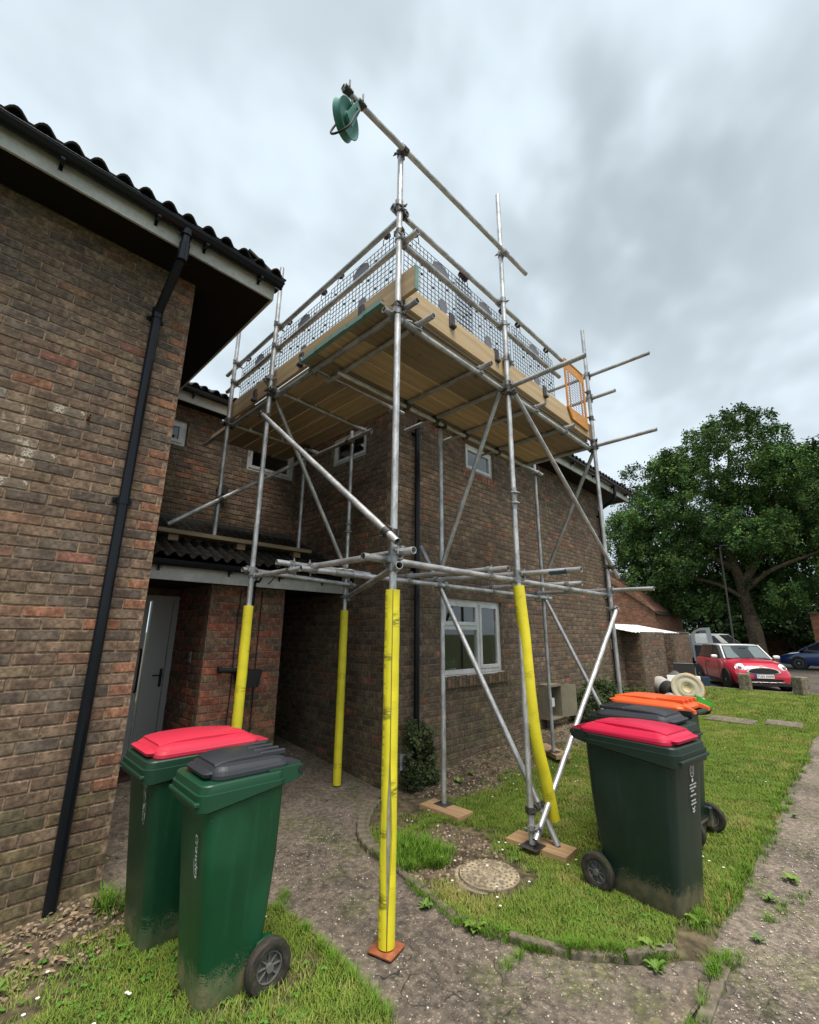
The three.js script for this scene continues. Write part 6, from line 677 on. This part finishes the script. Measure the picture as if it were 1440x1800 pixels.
{ // tipper truck hidden by the wall, its white door open
  const t = thing('tipper_truck', 'work truck with blue caged body and ladder rack, white cab door standing open', 'truck', [30.5, -0.05, -8.2]), wh = phys(0.7, 0.72, 0.72, 0.35, {}), bl = mat(0.02, 0.06, 0.16, 0.5);
  part(t, 'cab', loft([rrect(1.6, 1.5, 0.1, 3, 0.45, 0.9, 0.2), rrect(1.62, 1.55, 0.12, 3, 1.05, 0.9, 0.2), rrect(1.4, 1.25, 0.15, 3, 1.72, 0.9, 0.1)]), wh);
  const s = new THREE.Shape([[-0.02, 0.3], [0.92, 0.28], [0.98, 1.1], [0.9, 2.1], [0.45, 2.08], [0.12, 1.92], [-0.05, 1.75]].map((p) => new THREE.Vector2(...p))); s.holes.push(new THREE.Path([[0.1, 1.25], [0.1, 1.75], [0.25, 1.92], [0.5, 1.98], [0.74, 1.98], [0.76, 1.25]].map((p) => new THREE.Vector2(...p))));
  const d = part(t, 'door', tri(new THREE.ExtrudeGeometry(s, { depth: 0.08, bevelEnabled: true, bevelSize: 0.02, bevelThickness: 0.02, bevelSegments: 2 })).rotateY(-Math.PI / 2 - 0.06).translate(-0.1, 0, 1.12), wh); part(d, 'door_card', tri(new THREE.BoxGeometry(0.7, 0.82, 0.03).translate(0.42, 0.75, 0)).rotateY(-Math.PI / 2 - 0.06).translate(-0.24, 0, 1.12), mat(0.05, 0.055, 0.06, 0.7)); part(d, 'door_glass', tri(new THREE.BoxGeometry(0.66, 0.74, 0.006).translate(0.43, 1.6, 0.04)).rotateY(-Math.PI / 2 - 0.06).translate(-0.1, 0, 1.12), MT.glass);
  part(t, 'cargo_body', bx2(0.0, 1.9, 0.6, 1.5, -4.6, -0.75), bl); for (let i = 0; i < 13; i++) part(t, 'cage_bar', rod(V(0.02, 1.5, -4.55 + i * 0.31), V(0.02, 2.2, -4.55 + i * 0.31), 0.022, 6), bl); part(t, 'cage_rail', M([rod(V(0.02, 2.2, -4.6), V(0.02, 2.2, -0.75), 0.03, 6), rod(V(0.02, 1.9, -4.6), V(0.02, 1.9, -0.75), 0.02, 6), rod(V(0.0, 1.2, -0.78), V(0.0, 2.5, -0.78), 0.04, 6)]), bl);
  part(t, 'ladder', M([rod(V(0.3, 2.42, -4.2), V(0.3, 2.42, -1.8), 0.03, 6), rod(V(0.65, 2.42, -4.2), V(0.65, 2.42, -1.8), 0.03, 6), ...Array.from({ length: 9 }, (_, i) => rod(V(0.3, 2.42, -4.1 + i * 0.27), V(0.65, 2.42, -4.1 + i * 0.27), 0.018, 6)), rod(V(0.1, 1.6, -2.0), V(0.1, 2.9, -2.0), 0.035, 6)]), mat(0.6, 0.61, 0.6, 0.4)); carWheels(t, [[0.1, 0.4], [1.7, 0.4], [0.1, -3.4], [1.7, -3.4]], 0.34);
}
{ // outbuilding gable and boundary walls far behind
  const t = thing('brick_outbuilding', 'reddish brick gable of an outbuilding beyond the garden wall', 'building', [27, 0, -12.2]), s = new THREE.Shape([[-4.4, 0], [4.3, 0], [4.3, 2.85], [3.4, 4.0], [0, 6.2], [-4.4, 3.0]].map((p) => new THREE.Vector2(...p)));
  part(t, 'wall', tri(new THREE.ExtrudeGeometry(s, { depth: 5, bevelEnabled: false }).rotateY(-Math.PI / 2).translate(5, 0, 0)), farBrickMat); slab(t, 'roof', [[-0.1, 2.72, 4.5], [5.2, 2.72, 4.5], [5.2, 6.22, 0], [-0.1, 6.22, 0]], MT.tile);
  const w = thing('boundary_wall', 'long shaded brick boundary wall behind the parked vehicles', 'wall', [47, 0, -6]); part(w, 'wall', box(0.3, 1.9, 34, 0, 0.95, 0), farBrickMat); part(w, 'coping', box(0.36, 0.08, 34, 0, 1.945, 0), MT.concrete);
  const w2 = thing('brick_pier', 'brown brick wall end standing under the right-hand foliage', 'wall', [36.5, 0, -0.4]); part(w2, 'wall', box(0.5, 2.95, 3.5, 0, 1.475, 0), farBrickMat); part(w2, 'coping', box(0.58, 0.07, 3.6, 0, 2.99, 0), MT.concrete);
}
{ // lamp column
  const t = thing('lamp_post', 'slim dark lamp column standing beside the tree trunk', 'lamp post', [28, -0.05, -4.75]); part(t, 'column', M([rod(V(0, 0, 0), V(0, 1.4, 0), 0.075, 10), rod(V(0, 1.4, 0), V(0, 6.2, 0.1), 0.05, 10, 0.035)]), MT.darkSteel); part(t, 'lantern', M([rbox(0.12, 0.08, 0.4, 0.03, 0, 6.24, 0.3)]), MT.darkSteel);
}
// ---- trees
const leafCluster = (n, R, L, seed) => { const r = rng(seed), pos = [], idx = []; for (let i = 0; i < n; i++) { const u = V(r() - 0.5, r() - 0.5, r() - 0.5).normalize(), c = u.clone().multiplyScalar(R * Math.cbrt(r())), d = V(r() - 0.5, r() * 0.5 - 0.35, r() - 0.5).normalize(), w = d.clone().cross(V(r() - 0.5, 1, r() - 0.5)).normalize(), l = L * (0.7 + 0.6 * r()), o = pos.length / 3, nrm = d.clone().cross(w).multiplyScalar(l * 0.12); for (const p of [c, c.clone().addScaledVector(d, l * 0.5).addScaledVector(w, l * 0.3).add(nrm), c.clone().addScaledVector(d, l), c.clone().addScaledVector(d, l * 0.5).addScaledVector(w, -l * 0.3).add(nrm)]) pos.push(p.x, p.y, p.z); idx.push(o, o + 1, o + 2, o, o + 2, o + 3); } const g = new THREE.BufferGeometry(); g.setAttribute('position', new THREE.Float32BufferAttribute(pos, 3)); g.setIndex(idx); g.computeVertexNormals(); return g; };
const foliM = phys(1, 1, 1, 0.8, { side: THREE.DoubleSide, specularIntensity: 0.3 });
const barkM = mat(0.17, 0.125, 0.085, 0.95, { map: rep(grainT, 0.7), bumpMap: grainB, bumpScale: 0.03 });
function crown(t, blobs, per, geo, tones, seed, name = 'crown') {
  const r = rng(seed), items = []; for (const [x, y, z, R, sq = 0.8] of blobs) { const n = Math.round(per * R * R), bt = 0.7 + 0.6 * r(); for (let i = 0; i < n; i++) { const u = V(r() - 0.5, r() - 0.42, r() - 0.5).normalize(), q = R * (0.62 + 0.42 * Math.sqrt(r())) * (0.8 + 0.4 * nz(u.x * 3 + 9 + x, u.y * 3 + u.z * 4 + 9 + z, 7)); items.push([x + u.x * q, y + u.y * q * sq, z + u.z * q, 0.75 + 0.55 * r(), r() * 6.28, bt * (0.8 + 0.4 * r()), r()]); } }
  const I = new THREE.InstancedMesh(geo, foliM, items.length), d = new THREE.Object3D(); I.name = name; I.userData.kind = 'stuff'; items.forEach(([x, y, z, s, a, k, m], i) => { d.position.set(x, y, z); d.rotation.set(m * 3, a, m * 2); d.scale.setScalar(s); d.updateMatrix(); I.setMatrixAt(i, d.matrix); const c = tones[Math.floor(m * tones.length)]; I.setColorAt(i, lin(c[0] * k, c[1] * k, c[2] * k)); }); t.add(I); return I;
}
function limb(pts, r0, r1) { const c = new THREE.CatmullRomCurve3(pts.map((p) => V(...p))), N = 10, rings = []; for (let j = 0; j <= N; j++) { const s = j / N, p = c.getPointAt(s), d = c.getTangentAt(s), e1 = d.clone().cross(V(0.3, 0.1, 1)).normalize(), e2 = d.clone().cross(e1), R = mix(r0, r1, Math.pow(s, 0.8)), q = []; for (let i = 0; i < 10; i++) { const a = i / 10 * 6.2832, k = R * (0.92 + 0.16 * nz(i * 1.7, j * 0.9 + r0 * 50, 4)); q.push(p.clone().addScaledVector(e1, k * Math.cos(a)).addScaledVector(e2, k * Math.sin(a))); } rings.push(q); } return tri(loft(rings), 1); }
{
  const t = thing('oak_tree', 'large spreading broadleaf tree with thick leaning trunk behind the parked cars', 'tree', [31, 0, -4.2]);
  part(t, 'trunk', M([limb([[0, -0.1, -0.05], [0, 1.2, 0.0], [0, 3.2, -0.15], [0, 4.8, -0.3], [0.1, 6.6, -0.6]], 0.42, 0.22), limb([[0, 4.4, -0.25], [0.2, 5.6, 0.6], [0.4, 7.6, 1.5], [0.3, 10, 2.1]], 0.24, 0.08), limb([[0, 5.2, -0.3], [-0.3, 6.2, -1.6], [-0.3, 7.4, -3.0], [-0.2, 8.4, -4.2]], 0.2, 0.06), limb([[0.1, 6.4, -0.55], [-0.2, 8.5, -0.5], [0.1, 11.5, 0.2], [0, 13, 0.4]], 0.2, 0.05), limb([[0, 3.6, -0.2], [-0.6, 4.4, -1.2], [-0.9, 4.9, -2.8], [-1, 4.8, -4.2]], 0.13, 0.04), limb([[0, 4, -0.2], [-0.5, 5, 1.2], [-0.6, 5.6, 2.8], [-0.6, 6, 4]], 0.15, 0.05)]), barkM);
  const r = rng(17), B = []; const put = (y, z, R, x = (r() - 0.5) * 5) => B.push([x, y, z, R, 0.72]);
  // outline of the crown followed by hand from the photograph's silhouette, depth filled in
  for (const [z, y, R] of [[-6.1, 5.9, 0.9], [-5.9, 7.0, 0.9], [-5.6, 8.2, 1.0], [-5.4, 4.6, 0.9], [-5.0, 9.4, 1.1], [-4.4, 10.4, 0.9], [-4.8, 3.8, 0.9], [-3.8, 11.2, 0.8], [-3.9, 3.3, 0.9], [-3.0, 10.8, 1.2], [-2.5, 12.0, 1.0], [-1.6, 12.6, 0.8], [-2.9, 3.2, 0.8], [-0.8, 13.3, 1.1], [0.2, 13.9, 0.9], [1.2, 13.9, 0.9], [2.1, 13.3, 0.9], [2.6, 12.2, 0.9], [2.0, 11.3, 1.0], [-1.8, 3.2, 0.7], [2.5, 9.6, 1.0], [3.3, 8.8, 1.1], [4.2, 8.0, 1.2], [4.6, 6.4, 1.2], [4.2, 4.8, 1.1], [3.0, 3.9, 0.9], [1.8, 3.7, 0.8]]) { put(y, z, R, (r() - 0.5) * 1.6); put(y * 0.97 + 0.1, z * 0.93, R, (r() - 0.5) * 3.5); }
  for (let i = 0; i < 70; i++) { const a = r() * 6.28, q = Math.sqrt(r()), z = -1 + Math.cos(a) * q * 4.8, y = 8.0 + Math.sin(a) * q * 4.8; put(y, z, 0.6 + 0.7 * r(), -3.4 + r() * 2.6); }
  for (let i = 0; i < 34; i++) { const a = r() * 6.28, q = Math.sqrt(r()); put(7.8 + Math.sin(a) * q * 4.4, -1 + Math.cos(a) * q * 4.4, 1.3 + 0.5 * r(), 0.5 + r() * 3); }
  for (const b of B) if (b[0] < 0.6 && Math.abs(b[2] + 0.1) < 1.5 && b[1] < 6.2) b[0] = 2.2 + (b[1] % 1);
  crown(t, B, 66, leafCluster(18, 0.25, 0.13, 5), [[0.05, 0.105, 0.028], [0.07, 0.13, 0.032], [0.038, 0.085, 0.026], [0.09, 0.15, 0.038]], 23);
  const t2 = thing('oak_tree', 'darker broadleaf tree rising behind the right edge of the large one', 'tree', [39, 0, 3.0]); part(t2, 'trunk', limb([[0, -0.1, 0], [0.1, 3, 0.1], [0, 7, 0]], 0.35, 0.15), barkM);
  const B2 = []; for (let i = 0; i < 70; i++) { const a = r() * 6.28, q = Math.sqrt(r()); B2.push([-1.5 + r() * 3, 9.2 + Math.sin(a) * q * 5.6, -0.6 + Math.cos(a) * q * 4.4, 1.1 + 0.7 * r(), 0.75]); } crown(t2, B2, 44, leafCluster(9, 0.3, 0.24, 6), [[0.05, 0.1, 0.03], [0.07, 0.12, 0.032], [0.06, 0.095, 0.035]], 29);
  const t3 = thing('hedge', 'dense hedge with leaves coloured dark for the shade under the tree canopy', 'hedge', [44.6, 0, -6]); const B3 = []; for (let i = 0; i < 90; i++) B3.push([r() * 3, 0.8 + r() * 4.4, -15 + r() * 28, 1.2 + 0.6 * r(), 0.9]); part(t3, 'stems', M(Array.from({ length: 14 }, (_, i) => rod(V(1, 0, -14 + i * 2), V(1, 3, -14 + i * 2 + 0.3), 0.1, 6))), barkM); crown(t3, B3, 22, leafCluster(8, 0.4, 0.32, 7), [[0.03, 0.055, 0.02], [0.04, 0.07, 0.022]], 31, 'foliage');  // hedge leaf tones darkened to stand in for dense shade below the trees
  const sh = (name, label, pos, B, per, geo, tones, seed) => { const q = thing(name, label, 'shrub', pos); part(q, 'stems', M(Array.from({ length: 7 }, (_, i) => rod(V((hash(i, 1, seed) - 0.5) * 0.15, -0.05, (hash(i, 2, seed) - 0.5) * 0.12), V((hash(i, 3, seed) - 0.5) * 0.5, 0.35 * B[0][1] * 2, (hash(i, 4, seed) - 0.5) * 0.25), 0.008, 5))), barkM); crown(q, B, per, geo, tones, seed, 'foliage'); };
  const tiny = leafCluster(9, 0.045, 0.035, 9), dk = [[0.035, 0.055, 0.02], [0.05, 0.07, 0.025], [0.06, 0.07, 0.035]];
  sh('corner_shrub', 'narrow dark shrub growing up around the corner downpipe', [4.0, 0.05, -3.76], [[-0.1, 0.34, 0, 0.075, 4.2], [0.1, 0.32, 0.02, 0.075, 4.0], [-0.1, 0.08, 0.03, 0.1], [0.1, 0.07, 0.03, 0.12], [0.16, 0.2, 0.0, 0.06, 2.5]], 17000, tiny, dk, 41);
  sh('wall_shrub', 'low bushy shrub against the far end of the long brick wall', [8.7, 0.25, -3.62], [[-0.5, 0.25, 0, 0.26], [0, 0.35, 0, 0.3], [0.45, 0.3, 0, 0.28], [-0.9, 0.12, 0, 0.18], [0.85, 0.2, 0, 0.22]], 4500, tiny, dk, 43);
  sh('wall_shrub', 'straggly low shrub at the foot of the garden wall', [11.6, 0.02, -4.15], [[-0.5, 0.2, 0, 0.26], [0.1, 0.22, 0, 0.3], [0.7, 0.18, 0, 0.25]], 3000, tiny, [[0.09, 0.1, 0.04], [0.07, 0.09, 0.035]], 45);
}
scene.traverse((o) => { if (o.isMesh) { o.castShadow = true; o.receiveShadow = true; } });
renderer.render(scene, camera);
